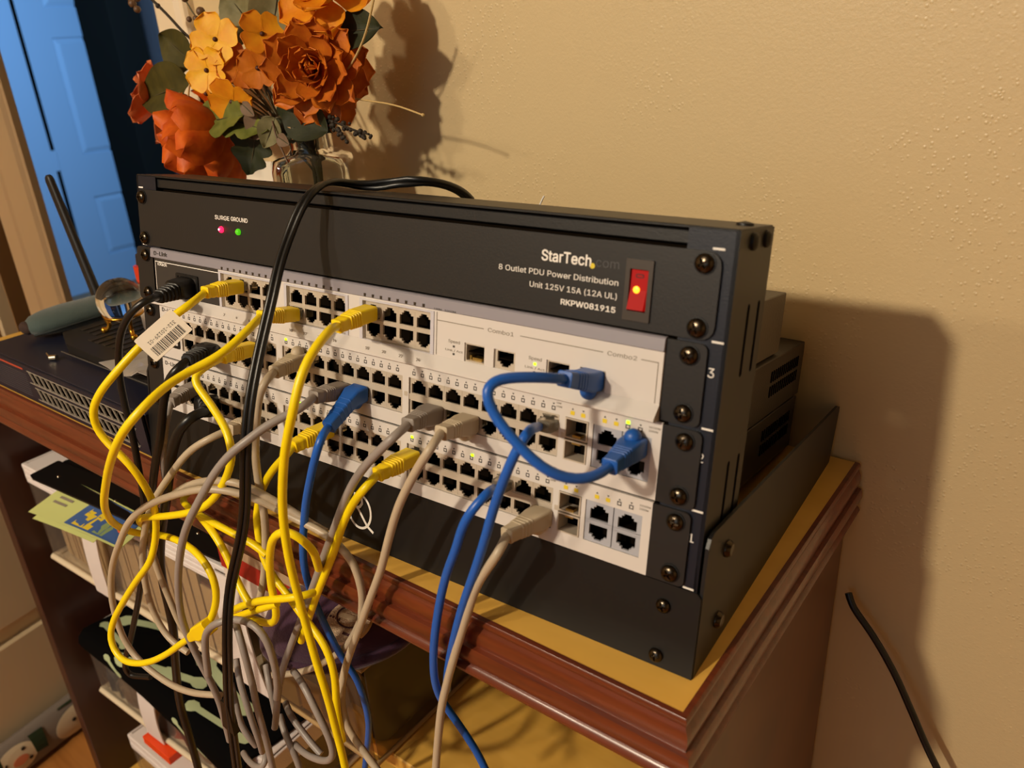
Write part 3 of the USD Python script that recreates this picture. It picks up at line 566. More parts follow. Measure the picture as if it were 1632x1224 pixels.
# ------------------------------------------------------------------ patch cables
CB = json.loads('''{"A":{"c":"yellow","d":5.4,"a":[-372.3,37.2,165.7],"b":[-371.1,5.5,169.8],"p":[[-371.1,5.5,169.8],[-362.3,-14.0,167.4],[-367.4,-24.0,161.7],[-374.0,-48.0,147.0],[-382.1,-62.0,133.7],[-393.6,-72.0,119.0],[-403.8,-76.0,104.1],[-406.3,-76.0,91.4],[-402.5,-75.0,82.7],[-395.5,-73.0,75.4],[-384.5,-70.0,64.7],[-383.6,-66.0,49.9],[-390.5,-60.0,31.4],[-399.0,-56.0,13.8],[-406.4,-55.0,-3.4],[-411.2,-57.0,-18.3],[-415.5,-62.0,-33.3],[-435.9,-68.0,-57.2],[-461.7,-74.0,-87.8],[-476.7,-80.0,-110.2],[-481.0,-84.0,-125.5],[-476.8,-86.0,-134.8],[-467.2,-86.0,-140.2],[-449.5,-84.0,-137.2],[-428.2,-80.0,-127.8],[-403.3,-74.0,-110.4],[-387.4,-70.0,-96.5],[-374.1,-66.0,-85.4]]},"B":{"c":"yellow","d":5.4,"a":[-313.6,37.7,154.4],"b":[-312.2,6.4,161.5],"p":[[-312.2,6.4,161.5],[-302.2,-10.0,160.7],[-301.5,-20.0,156.5],[-302.3,-36.0,150.5],[-310.0,-54.0,144.6],[-309.0,-72.0,141.0],[-305.5,-86.0,136.9],[-311.9,-96.0,126.8],[-328.0,-98.0,111.0],[-352.3,-96.0,87.9],[-376.9,-92.0,63.5],[-398.0,-88.0,41.8],[-422.4,-80.0,18.4],[-442.2,-70.0,-3.9],[-455.0,-56.0,-24.3],[-456.0,-46.0,-33.5],[-434.2,-44.0,-27.1],[-397.7,-46.0,-17.4],[-375.2,-48.0,-14.9],[-360.3,-50.0,-15.7],[-347.1,-52.0,-22.4],[-343.6,-53.0,-36.7],[-347.6,-55.0,-52.0],[-353.0,-58.0,-64.2],[-362.3,-62.0,-75.3]]},"C":{"c":"yellow","d":5.4,"a":[-358.4,30.1,122.7],"b":[-354.9,-1.6,126.5],"p":[[-354.9,-1.6,126.5],[-353.8,-10.0,126.5],[-352.6,-20.0,125.3],[-353.5,-26.0,122.2],[-350.7,-28.0,117.5],[-340.7,-28.0,108.6],[-327.4,-30.0,99.1],[-316.1,-33.0,92.7],[-310.0,-36.0,83.5],[-311.8,-38.0,71.6],[-317.4,-42.0,58.7],[-328.0,-46.0,44.4],[-338.8,-50.0,34.8],[-357.4,-54.0,25.8],[-390.3,-56.0,12.5],[-419.2,-57.0,1.6],[-437.4,-53.0,-11.2],[-444.9,-46.0,-21.6],[-443.6,-40.0,-26.9]]},"D":{"c":"yellow","d":5.4,"p":[[-419.1,-18.0,3.3],[-417.3,-24.0,1.9],[-397.9,-32.0,5.9],[-374.5,-36.0,8.0],[-348.6,-36.0,7.5],[-331.2,-34.0,4.7],[-315.1,-32.0,1.6],[-305.8,-30.0,-4.1]]},"E":{"c":"yellow","d":5.4,"p":[[-378.7,-34.0,4.8],[-356.5,-40.0,5.8],[-344.1,-42.0,-0.4],[-333.8,-44.0,-9.8],[-325.9,-46.0,-21.8],[-309.8,-50.0,-32.6],[-303.9,-50.0,-37.2]]},"F":{"c":"yellow","d":5.4,"a":[-241.3,42.7,165.7],"b":[-241.2,10.3,166.2],"p":[[-241.2,10.3,166.2],[-216.4,-16.0,176.2],[-213.4,-24.0,174.5],[-211.0,-34.0,170.6],[-209.8,-42.0,164.2],[-209.9,-48.0,155.2],[-210.9,-52.0,144.6],[-215.5,-54.0,131.9],[-222.4,-55.0,115.3],[-227.3,-56.0,98.7],[-232.8,-56.0,80.2],[-236.1,-56.0,63.6],[-237.9,-56.0,45.6],[-239.7,-55.0,27.3],[-240.5,-54.0,14.7],[-240.7,-53.0,-0.9],[-240.9,-52.0,-17.0],[-239.1,-52.0,-32.8],[-237.1,-52.0,-51.1],[-234.0,-52.0,-68.1],[-233.0,-51.0,-89.8],[-233.1,-50.0,-111.8],[-231.5,-50.0,-128.8],[-230.7,-50.0,-150.5]]},"G":{"c":"yellow","d":5.4,"a":[-281.0,25.5,79.1],"b":[-283.2,-7.1,79.0],"p":[[-283.2,-7.1,79.0],[-279.6,-16.0,77.7],[-289.3,-18.0,68.5],[-303.5,-20.0,52.4],[-313.6,-22.0,34.8],[-318.6,-24.0,18.5],[-317.6,-26.0,5.6],[-315.1,-28.0,-4.6],[-308.5,-30.0,-16.1],[-299.4,-31.0,-23.7],[-287.0,-32.0,-29.2],[-277.9,-33.0,-36.0],[-269.6,-34.0,-40.3],[-259.5,-35.0,-44.7],[-248.9,-36.0,-52.0],[-243.0,-37.0,-62.7],[-240.6,-38.0,-77.6],[-243.1,-39.0,-100.8],[-242.8,-40.0,-117.1],[-242.6,-40.0,-135.4]]},"H":{"c":"yellow","d":5.4,"a":[-203.7,28.8,79.0],"b":[-206.4,-3.8,79.6],"p":[[-206.4,-3.8,79.6],[-204.4,-15.0,78.0],[-214.6,-17.0,65.8],[-224.3,-18.0,51.8],[-232.0,-19.0,37.7],[-237.8,-20.0,24.8],[-245.4,-21.0,9.9],[-254.1,-22.0,-6.0],[-264.2,-23.0,-24.1],[-274.4,-24.0,-44.1],[-283.9,-25.0,-62.7],[-291.5,-26.0,-78.6]]},"I":{"c":"yellow","d":5.4,"p":[[-330.4,-40.0,-65.2],[-309.1,-42.0,-57.8],[-294.1,-44.0,-49.7],[-283.4,-46.0,-38.2],[-281.7,-46.0,-27.1],[-281.8,-46.0,-12.6],[-277.4,-47.0,5.5],[-268.1,-49.0,27.2],[-259.1,-50.0,40.9],[-251.0,-49.0,47.6],[-243.9,-46.0,47.1],[-239.7,-42.0,39.7],[-238.6,-38.0,31.5],[-245.3,-32.0,17.3],[-253.1,-26.0,3.2]]},"J":{"c":"yellow","d":5.4,"p":[[-341.8,-46.0,-59.2],[-321.2,-49.0,-43.5],[-303.6,-50.0,-31.5],[-286.0,-49.0,-22.1],[-267.7,-46.0,-14.8],[-253.7,-40.0,-10.1],[-255.0,-32.0,-13.5]]},"L":{"c":"yellow","d":5.4,"p":[[-344.4,-45.0,-67.7],[-323.1,-47.0,-52.7],[-303.7,-48.0,-39.6],[-287.2,-48.0,-28.7],[-278.9,-46.0,-24.1]]},"g1":{"c":"beige","d":5.4,"a":[-308.1,32.2,122.7],"b":[-300.7,0.7,126.4],"p":[[-300.7,0.7,126.4],[-291.0,-13.0,127.9],[-294.4,-17.0,120.2],[-296.9,-20.0,107.3],[-300.4,-22.0,91.1],[-304.9,-23.0,73.6],[-305.8,-24.0,59.1],[-305.5,-25.0,46.3],[-304.2,-26.0,32.0],[-305.7,-27.0,14.9],[-310.1,-28.0,-4.8],[-316.1,-29.0,-25.4],[-319.6,-32.0,-40.8],[-322.2,-36.0,-52.5]]},"g2":{"c":"gray","d":5.4,"a":[-266.0,31.8,110.6],"b":[-262.8,0.6,117.1],"p":[[-262.8,0.6,117.1],[-254.7,-14.0,118.9],[-258.3,-20.0,116.2],[-264.3,-30.0,112.9],[-270.0,-38.0,108.4],[-273.1,-45.0,104.1],[-278.4,-50.0,99.7],[-286.2,-55.0,91.8],[-294.5,-60.0,81.3],[-304.4,-64.0,67.2],[-317.4,-67.0,50.1],[-329.1,-69.0,34.2],[-338.7,-70.0,19.0],[-350.6,-70.0,-1.5],[-359.8,-70.0,-20.6],[-367.8,-70.0,-42.7],[-374.1,-69.0,-65.0],[-376.5,-67.0,-87.1],[-376.0,-64.0,-111.7],[-373.6,-61.0,-134.8],[-375.0,-58.0,-158.2],[-380.9,-55.0,-185.7],[-388.2,-52.0,-216.0]]},"g3":{"c":"gray","d":5.4,"a":[-188.7,35.1,110.5],"b":[-182.6,3.9,117.0],"p":[[-182.6,3.9,117.0],[-178.0,-11.0,117.9],[-193.0,-15.0,102.7],[-205.1,-17.0,89.3],[-216.3,-18.0,74.3],[-225.1,-19.0,59.6],[-234.0,-20.0,42.8],[-243.3,-21.0,25.3],[-254.1,-22.0,5.4],[-264.3,-24.0,-15.4],[-276.2,-26.0,-39.0],[-289.8,-28.0,-64.5],[-301.6,-31.0,-88.3],[-312.5,-33.0,-110.9],[-319.9,-36.0,-132.9],[-326.2,-38.0,-156.5],[-331.9,-40.0,-177.8]]},"g4":{"c":"beige","d":5.4,"a":[-160.7,36.2,110.5],"b":[-157.4,5.2,117.9],"p":[[-157.4,5.2,117.9],[-149.9,-11.0,118.7],[-158.9,-14.0,104.6],[-168.5,-15.0,89.2],[-176.3,-16.0,75.2],[-184.8,-16.0,57.6],[-192.3,-17.0,38.3],[-199.8,-17.0,20.0],[-209.0,-18.0,0.4],[-220.5,-19.0,-23.2],[-230.7,-21.0,-45.9],[-240.0,-24.0,-67.9],[-245.0,-28.0,-85.8],[-245.3,-32.0,-99.2],[-243.5,-35.0,-112.9],[-238.2,-36.0,-127.6],[-227.1,-36.0,-137.9],[-212.0,-36.0,-150.4]]},"g5":{"c":"beige","d":5.4,"a":[-105.7,30.7,66.9],"b":[-108.3,-1.3,70.0],"p":[[-108.3,-1.3,70.0],[-105.2,-13.0,67.4],[-112.5,-14.0,55.0],[-121.2,-15.0,39.9],[-127.9,-15.0,23.0],[-135.2,-15.0,3.2],[-142.2,-15.0,-16.2],[-147.8,-16.0,-33.4],[-153.1,-17.0,-51.0],[-158.0,-19.0,-70.9],[-161.8,-20.0,-91.6],[-166.6,-21.0,-119.6],[-169.1,-22.0,-138.3]]},"g6":{"c":"gray","d":5.4,"a":[-429.2,19.3,79.1],"b":[-421.4,-12.7,80.2],"p":[[-421.4,-12.7,80.2],[-418.2,-20.0,71.3],[-425.6,-22.0,54.1],[-436.9,-22.0,31.3],[-445.1,-20.0,15.2],[-456.0,-16.0,-4.0]]},"g7":{"c":"beige","d":5.4,"a":[-359.1,20.1,67.0],"b":[-351.7,-10.8,74.5],"p":[[-351.7,-10.8,74.5],[-354.9,-24.0,73.0],[-368.3,-32.0,64.3],[-379.1,-38.0,53.2],[-391.0,-44.0,38.3],[-402.7,-48.0,24.7],[-416.8,-50.0,8.2],[-431.1,-51.0,-11.8],[-441.1,-52.0,-29.8],[-450.3,-53.0,-49.9],[-455.4,-54.0,-71.5],[-456.5,-55.0,-95.3],[-452.8,-55.0,-113.5],[-443.6,-55.0,-125.9],[-430.5,-54.0,-131.7],[-419.1,-52.0,-134.9]]},"g7b":{"c":"beige","d":5.4,"p":[[-434.3,-30.0,1.7],[-437.5,-40.0,-4.5],[-441.9,-45.0,-19.2],[-443.3,-47.0,-38.5],[-441.6,-48.0,-55.7],[-438.9,-48.0,-73.5],[-434.7,-48.0,-90.3],[-429.9,-48.0,-108.4],[-426.2,-46.0,-124.1],[-422.1,-44.0,-139.1]]},"g8":{"c":"beige","d":5.4,"p":[[-235.3,-14.0,-47.2],[-229.8,-14.0,-28.3],[-226.8,-14.0,-12.1],[-228.2,-14.0,-0.3],[-231.3,-15.0,12.3],[-239.6,-16.0,20.2],[-251.2,-18.0,27.5],[-265.3,-20.0,30.4],[-278.9,-23.0,34.2],[-291.1,-27.0,39.7],[-299.1,-32.0,45.6],[-307.6,-38.0,50.0],[-318.8,-44.0,52.4],[-330.8,-50.0,52.6],[-347.5,-55.0,47.2],[-367.0,-60.0,38.8],[-390.2,-63.0,26.2],[-406.1,-66.0,15.2],[-418.9,-69.0,3.0],[-438.7,-70.0,-19.3],[-463.4,-70.0,-48.3],[-481.1,-70.0,-75.8],[-491.6,-70.0,-100.8],[-495.2,-70.0,-120.7],[-494.3,-70.0,-140.5],[-487.1,-69.0,-156.7],[-471.9,-68.0,-164.5],[-454.4,-66.0,-169.6],[-435.1,-64.0,-171.2],[-408.7,-62.0,-165.1],[-384.9,-60.0,-155.4],[-373.5,-56.0,-153.0]]},"g8b":{"c":"beige","d":5.4,"p":[[-371.8,-52.0,35.5],[-354.8,-50.0,46.8],[-336.0,-46.0,54.8],[-319.6,-42.0,58.5],[-307.3,-37.0,57.4],[-299.1,-30.0,50.0],[-288.7,-25.0,42.9],[-276.8,-21.0,36.9],[-264.7,-17.0,28.9],[-254.5,-14.0,24.9]]},"g9":{"c":"gray","d":5.4,"p":[[-363.3,-66.0,-117.4],[-356.8,-67.0,-94.4],[-349.8,-67.0,-72.7],[-339.5,-67.0,-59.4],[-322.7,-66.0,-46.3],[-321.3,-60.0,-47.7],[-311.5,-57.0,-45.8],[-297.2,-56.0,-44.2],[-289.1,-55.0,-50.5],[-286.8,-54.0,-64.8],[-289.6,-52.0,-83.5],[-295.6,-50.0,-103.9],[-307.7,-46.0,-126.5]]},"g10":{"c":"gray","d":5.4,"p":[[-342.7,-46.0,-66.7],[-332.9,-50.0,-68.0],[-326.3,-53.0,-79.8],[-323.6,-54.0,-97.6],[-323.4,-54.0,-117.3],[-325.0,-54.0,-137.9],[-325.6,-53.0,-162.2],[-326.9,-52.0,-184.2],[-329.6,-51.0,-215.1]]},"g11":{"c":"gray","d":5.4,"p":[[-366.3,-40.0,-123.5],[-357.5,-46.0,-140.3],[-351.3,-48.0,-155.8],[-349.4,-48.0,-176.4],[-350.1,-46.0,-197.6],[-357.5,-42.0,-219.0]]},"g12":{"c":"gray","d":5.4,"p":[[-310.2,-26.0,-117.8],[-295.2,-32.0,-111.1],[-283.3,-35.0,-115.7],[-274.5,-37.0,-124.5],[-266.2,-38.0,-136.2],[-261.4,-38.0,-149.1],[-260.6,-38.0,-161.5],[-270.0,-37.0,-176.5],[-285.1,-36.0,-186.7],[-306.2,-34.0,-195.5],[-324.9,-30.0,-200.8]]},"g13":{"c":"gray","d":5.4,"p":[[-345.1,-26.0,-184.3],[-333.3,-32.0,-190.1],[-324.5,-34.0,-199.6],[-317.6,-35.0,-214.8],[-316.4,-35.0,-229.2]]},"g14":{"c":"gray","d":5.4,"p":[[-339.0,-22.0,-170.3],[-327.0,-27.0,-172.7],[-311.3,-29.0,-179.2],[-300.0,-30.0,-184.9],[-289.7,-30.0,-189.3]]},"g15":{"c":"gray","d":5.4,"p":[[-385.2,-40.0,-160.6],[-372.9,-46.0,-170.0],[-369.4,-48.0,-189.3],[-362.2,-48.0,-199.0],[-361.4,-44.0,-212.3]]},"g16":{"c":"beige","d":5.4,"p":[[-265.8,10.0,-73.5],[-271.7,6.0,-87.3],[-280.8,2.0,-101.7],[-300.5,-4.0,-120.6],[-319.9,-8.0,-136.1],[-336.6,-14.0,-144.3],[-357.0,-20.0,-151.9]]},"g17":{"c":"gray","d":5.4,"p":[[-352.0,-24.0,-135.2],[-342.8,-30.0,-142.0],[-337.7,-33.0,-154.7],[-338.2,-33.0,-174.1]]},"g18":{"c":"gray","d":5.4,"p":[[-416.0,-30.0,-269.8],[-393.6,-38.0,-257.0],[-374.8,-42.0,-248.3],[-361.7,-42.0,-239.6],[-361.6,-38.0,-232.9],[-377.3,-30.0,-238.6]]},"b1":{"c":"blue","d":5.4,"a":[-80.0,47.3,153.3],"b":[-78.9,16.8,164.7],"a2":[-51.6,43.0,122.8],"b2":[-49.5,11.1,126.0],"p":[[-78.9,16.8,164.7],[-79.2,9.0,168.0],[-80.6,3.0,170.4],[-84.6,-8.0,174.0],[-89.4,-16.0,175.7],[-92.3,-22.0,175.8],[-93.4,-26.0,173.8],[-92.9,-28.0,170.5],[-91.4,-28.0,165.0],[-86.7,-28.0,157.9],[-79.7,-28.0,151.8],[-73.2,-26.0,144.3],[-66.2,-24.0,138.0],[-60.5,-19.0,132.5],[-54.9,-12.0,128.2],[-50.7,-4.0,126.9],[-49.6,4.0,126.0],[-49.5,11.1,126.0]]},"b2":{"c":"blue","d":5.4,"a":[-252.1,32.4,110.6],"b":[-249.3,-1.8,100.4],"p":[[-249.3,-1.8,100.4],[-239.7,-16.0,101.9],[-244.2,-20.0,87.8],[-252.2,-21.0,69.3],[-260.1,-21.0,52.0],[-266.6,-21.0,33.5],[-272.1,-21.0,16.3],[-278.3,-20.0,-6.8],[-280.8,-18.0,-23.7],[-282.4,-15.0,-41.5],[-282.9,-12.0,-58.2],[-282.1,-8.0,-77.8],[-280.5,-4.0,-98.2],[-278.0,-1.0,-111.1],[-274.1,3.0,-126.8],[-273.8,7.0,-151.5],[-276.1,10.0,-178.4],[-282.7,12.0,-203.1],[-292.2,14.0,-231.4],[-301.4,15.0,-262.7]]},"b3":{"c":"blue","d":5.4,"a":[-133.7,31.7,79.0],"b":[-134.9,21.6,79.4],"p":[[-134.9,21.6,79.4],[-118.4,-4.0,95.0],[-121.0,-10.0,90.9],[-124.6,-14.0,84.2],[-129.8,-15.0,73.3],[-134.1,-16.0,60.0],[-141.0,-16.0,45.0],[-146.5,-16.0,31.0],[-151.3,-16.0,16.4],[-155.7,-16.0,0.9],[-159.8,-16.0,-15.3],[-163.9,-15.0,-32.3],[-166.5,-14.0,-45.9],[-169.0,-12.0,-60.7],[-169.8,-9.0,-76.8],[-168.1,-7.0,-85.4],[-165.7,-5.0,-93.1],[-159.6,-2.0,-106.5],[-154.0,0.0,-118.4],[-149.5,2.0,-129.9],[-143.3,3.0,-146.2]]},"b4":{"c":"blue","d":5.4,"a":[-104.9,40.7,122.6],"b":[-107.0,30.7,124.0],"p":[[-107.0,30.7,124.0],[-84.0,-10.0,144.5],[-85.6,-14.0,140.3],[-89.4,-17.0,130.6],[-95.1,-17.0,118.0],[-101.0,-17.0,103.9],[-105.8,-17.0,91.0],[-110.4,-17.0,77.3],[-116.2,-17.0,61.8],[-121.5,-17.0,48.0],[-127.6,-17.0,33.1],[-134.4,-16.0,16.5],[-139.3,-16.0,2.4],[-145.0,-15.0,-13.7],[-151.9,-13.0,-32.8],[-159.0,-10.0,-53.6],[-165.2,-6.0,-72.3]]},"k2":{"c":"black","d":5.4,"a":[-438.5,32.9,157.4],"b":[-427.4,1.2,159.2],"p":[[-427.4,1.2,159.2],[-414.1,-12.0,163.7],[-417.1,-18.0,161.7],[-426.6,-24.0,153.1],[-435.4,-28.0,141.3],[-444.8,-30.0,123.4],[-450.7,-31.0,105.7],[-452.7,-32.0,88.5],[-451.9,-33.0,73.1],[-451.4,-34.0,50.7],[-455.8,-34.0,25.2],[-462.3,-33.0,2.2],[-471.0,-32.0,-21.8],[-483.2,-34.0,-56.6],[-495.2,-38.0,-92.0],[-510.5,-42.0,-127.1],[-526.9,-45.0,-158.0],[-550.5,-47.0,-196.8],[-569.7,-47.0,-222.5],[-582.0,-46.0,-244.5],[-583.4,-44.0,-255.2],[-570.2,-40.0,-252.9],[-553.8,-36.0,-248.1]]},"k3":{"c":"black","d":6.5,"a":[-413.2,25.5,110.1],"b":[-395.6,-4.9,117.8],"p":[[-395.6,-4.9,117.8],[-391.7,-16.0,115.9],[-402.8,-20.0,104.5],[-408.8,-24.0,88.5],[-421.9,-26.0,59.6],[-442.7,-26.0,27.6],[-455.9,-26.0,5.4],[-473.7,-24.0,-20.9]]},"k4":{"c":"black","d":7.5,"a":[-422.9,17.4,66.8],"b":[-376.4,-10.3,83.1],"p":[[-376.4,-10.3,83.1],[-369.8,-26.0,86.9],[-377.9,-32.0,78.4],[-388.1,-36.0,61.0],[-400.5,-37.0,38.7],[-415.5,-38.0,8.9],[-435.5,-38.0,-23.9],[-451.2,-38.0,-54.6],[-460.9,-38.0,-84.3],[-463.4,-38.0,-113.5],[-468.0,-38.0,-144.2],[-484.8,-38.0,-195.9],[-499.0,-38.0,-249.9],[-499.9,-38.0,-290.9],[-502.1,-38.0,-346.2]]},"zip":{"c":"black","d":4,"p":[[-247.1,150.0,216.1],[-243.8,140.0,223.0],[-241.5,128.0,228.8],[-243.1,112.0,235.3],[-251.8,102.0,237.3],[-267.7,96.0,235.7],[-282.0,88.0,234.1],[-292.6,80.0,236.5],[-290.9,66.0,241.1],[-286.9,52.0,241.8],[-285.2,40.0,237.7],[-286.5,32.0,230.5],[-289.2,26.0,219.6],[-287.9,16.0,207.6],[-285.6,8.0,199.0],[-282.9,0.0,187.4],[-282.3,-10.0,169.7],[-280.6,-20.0,153.8],[-278.3,-30.0,137.4],[-277.6,-36.0,125.5],[-277.5,-40.0,114.2],[-278.8,-44.0,98.5],[-281.8,-48.0,73.3],[-287.1,-50.0,49.4],[-290.6,-54.0,31.4],[-299.1,-58.0,8.7],[-305.9,-62.0,-11.9],[-305.9,-68.0,-29.3],[-307.3,-72.0,-48.5],[-312.9,-74.0,-76.0],[-325.5,-74.0,-118.5],[-332.4,-74.0,-153.9],[-343.5,-73.0,-204.2]]},"wall":{"c":"black","d":6,"p":[[10.4,296.0,-118.6],[14.7,293.0,-126.3],[34.3,290.0,-146.5],[55.8,286.0,-173.1],[72.9,282.0,-199.7],[88.8,278.0,-225.5],[102.7,276.0,-247.2]]}}''')
def rr2(w, h, r, n=3):
    g = np.array(sbox(-w/2+r, -h/2+r, w/2-r, h/2-r).buffer(r, quad_segs=n).exterior.coords)[:-1]; return g
def loft(rings):
    """rings: list of (n, 3) arrays of equal length, closed at both ends."""
    n = len(rings[0]); V = np.vstack(rings); F = []
    for i in range(len(rings)-1):
        for j in range(n):
            a, b, c, d = i*n+j, i*n+(j+1) % n, (i+1)*n+(j+1) % n, (i+1)*n+j; F += [(a, b, c), (a, c, d)]
    V = np.vstack([V, rings[0].mean(0), rings[-1].mean(0)]); k = len(V)
    F += [(k-2, (j+1) % n, j) for j in range(n)] + [(k-1, (len(rings)-1)*n+j, (len(rings)-1)*n+(j+1) % n) for j in range(n)]
    return V, np.array(F)
def plug_parts(t, a, b, color, style, flip):
    """RJ45 plug: a = centre of the port face, b = where the cable leaves the boot."""
    a, b = np.array(a), np.array(b); ax = (b-a); L = np.linalg.norm(ax); ax /= L
    out = -RM[:, 1]                                    # straight out of the port
    up = RM[:, 2]*(1 if not flip else -1)
    def sect(s, w, h, dz=0.0, r=None):
        c = a + out*min(s, 9) + (ax*max(0.0, s-9)*(1.0) if s > 9 else 0)
        # blend towards the boot end so that the last ring sits on b
        q = 0 if s <= 9 else (s-9)/(L-9); end = a+out*9+ax*(L-9); c = c + (b-end)*q
        d = out*(1-q)+ax*q; d /= np.linalg.norm(d)
        x = np.cross(d, up); x /= np.linalg.norm(x); u = np.cross(x, d)
        g = rr2(w, h, r or min(w, h)*0.18); return c + g[:, :1]*x + (g[:, 1:]+dz)*u
    if style == "clear":
        t.part("clear_plug", loft([sect(-8, 11.4, 6.4), sect(3.5, 11.4, 6.4), sect(7.5, 10.2, 7.2), sect(9, 8, 6.6)]), CLEAR, smooth=30, label="clear plastic plug")
        t.part("latch_tab", loft([sect(-2, 5.5, 0.9, 4.2), sect(6, 5.5, 0.9, 6.2)]), CLEAR, label="clear latch tab")
        return
    p = t.part("clear_plug", loft([sect(-8, 11.4, 6.6), sect(5.5, 11.5, 7.4)]), CLEAR, smooth=30, label="clear plastic plug tip")
    m = BOOT[color]
    if style == "bubble":                              # snagless boot with a soft latch bubble
        t.part("boot", loft([sect(2, 13.4, 10.5), sect(3, 13.8, 11.2), sect(11, 13.6, 11), sect(17, 11.2, 9.6), sect(L-7, 9.0, 8.6), sect(L, 8.2, 8.0)]), m, smooth=35)
        c = sect(6.5, 1, 1, 6.0).mean(0); t.part("latch_bubble", sphere(c, 4.6, 2), m, smooth=True)
    else:
        t.part("boot", loft([sect(4, 11.6, 8.6), sect(4.6, 12.4, 9.4), sect(15.5, 12.4, 9.4), sect(16.5, 11.4, 8.8), sect(L-6, 8.8, 7.6), sect(L-5.5, 9.2, 8.4), sect(L-4.5, 9.2, 8.4), sect(L, 7.6, 7.2)]), m, smooth=30)
        if style == "ribbed": pass
    n = 5 if style != "bubble" else 4
    for k in range(n):
        s = 17.5 + (L-25.5)*k/(n-1); q = (s-16.5)/(L-22.5)
        w, h = (12.8-2.9*q, 10.2-1.5*q) if style != "bubble" else (11.6-2.2*q, 10.0-1.0*q)
        t.part("boot_rib", loft([sect(s-0.75, w-1.0, h-1.0), sect(s-0.45, w, h), sect(s+0.45, w, h), sect(s+0.75, w-1.0, h-1.0)]), m)
    c = [sect(L-1.6, 7.9, 7.6), sect(L-1.2, 8.6, 8.2), sect(L+0.4, 8.6, 8.2), sect(L+0.8, 7.6, 7.2)]
    t.part("boot_collar", loft(c), m, smooth=35)
SPEC = {  # key: (style, flip, label)
 "A": ("ribbed", 0, "yellow patch cable with the white barcode tag, plugged in beside the slate panel"),
 "B": ("ribbed", 1, "yellow patch cable sweeping far left from the second port block of the top switch"),
 "C": ("ribbed", 0, "yellow patch cable from the left block of the middle switch, making a closed loop"),
 "D": (None, 0, "yellow cable stretch crossing level over the bookcase edge behind the black power cord"),
 "E": (None, 0, "yellow cable stretch dropping beside the tan and red box"),
 "F": ("ribbed", 0, "long vertical yellow patch cable from the third port block of the top switch"),
 "G": ("ribbed", 0, "yellow patch cable from the lowest switch left of the blue one"),
 "H": ("ribbed", 0, "yellow patch cable hanging across the round white emblem"),
 "I": (None, 0, "yellow cable arching in a narrow hoop in front of the moulding"),
 "J": (None, 0, "yellow cable stretch lying level above the grey tangle"),
 "L": (None, 0, "printed yellow cable stretch just below the level one"),
 "g1": ("bubble", 0, "beige patch cable dropping straight just right of the black power cord"),
 "g2": ("ribbed", 1, "grey patch cable swinging left in front of the yellow loop to the lower left"),
 "g3": ("bubble", 1, "grey patch cable slanting down left of the round white emblem"),
 "g4": ("bubble", 1, "light beige patch cable hanging right of the round white emblem"),
 "g5": ("bubble", 1, "light beige patch cable from the last port of the lowest switch, rightmost hanging one"),
 "g6": ("ribbed", 0, "grey patch cable in the leftmost port of the lowest switch"),
 "g7": ("ribbed", 1, "beige patch cable from the lower left switch falling in a long curve"),
 "g7b": (None, 0, "beige cable stretch inside the large left loop"),
 "g8": (None, 0, "large beige cable loop around the left end of the tangle"),
 "g8b": (None, 0, "beige cable stretch along the top of the large loop"),
 "g9": (None, 0, "grey cable bent in a small arch behind the black power cord"),
 "g10": (None, 0, "grey cable stretch running down right beside the black power cord"),
 "g11": (None, 0, "grey cable stretch between the black cord and the next grey strand"),
 "g12": (None, 0, "grey cable with a tight U-turn at the bottom of the tangle"),
 "g13": (None, 0, "grey cable stretch leaving the bottom of the tangle"),
 "g14": (None, 0, "grey cable stretch nested inside the U-turn"),
 "g15": (None, 0, "short grey cable bend touching the black cord near the bottom"),
 "g16": (None, 0, "beige cable stretch crossing in front of the purple cap"),
 "g17": (None, 0, "grey cable stretch behind the slanting grey cable"),
 "g18": (None, 0, "grey cable end curled up at the lowest edge"),
 "b1": ("bubble", 1, "blue patch cable looping from the top switch to the switch below"),
 "b2": ("bubble", 1, "blue patch cable hanging in the middle of the rack in front of the purple cap"),
 "b3": ("clear", 0, "blue patch cable with clear plug in the lowest switch"),
 "b4": ("clear", 0, "blue patch cable with clear plug in the middle switch, behind the beige one"),
 "k2": ("power", 0, "black power cord from the slate panel, looping past the glass ball"),
 "k3": ("power", 0, "black power cord with ribbed plug at the left of the middle switch"),
 "k4": ("power", 0, "thick black power cord at the left of the lowest switch"),
}
CATS = {"k": "power cord"}
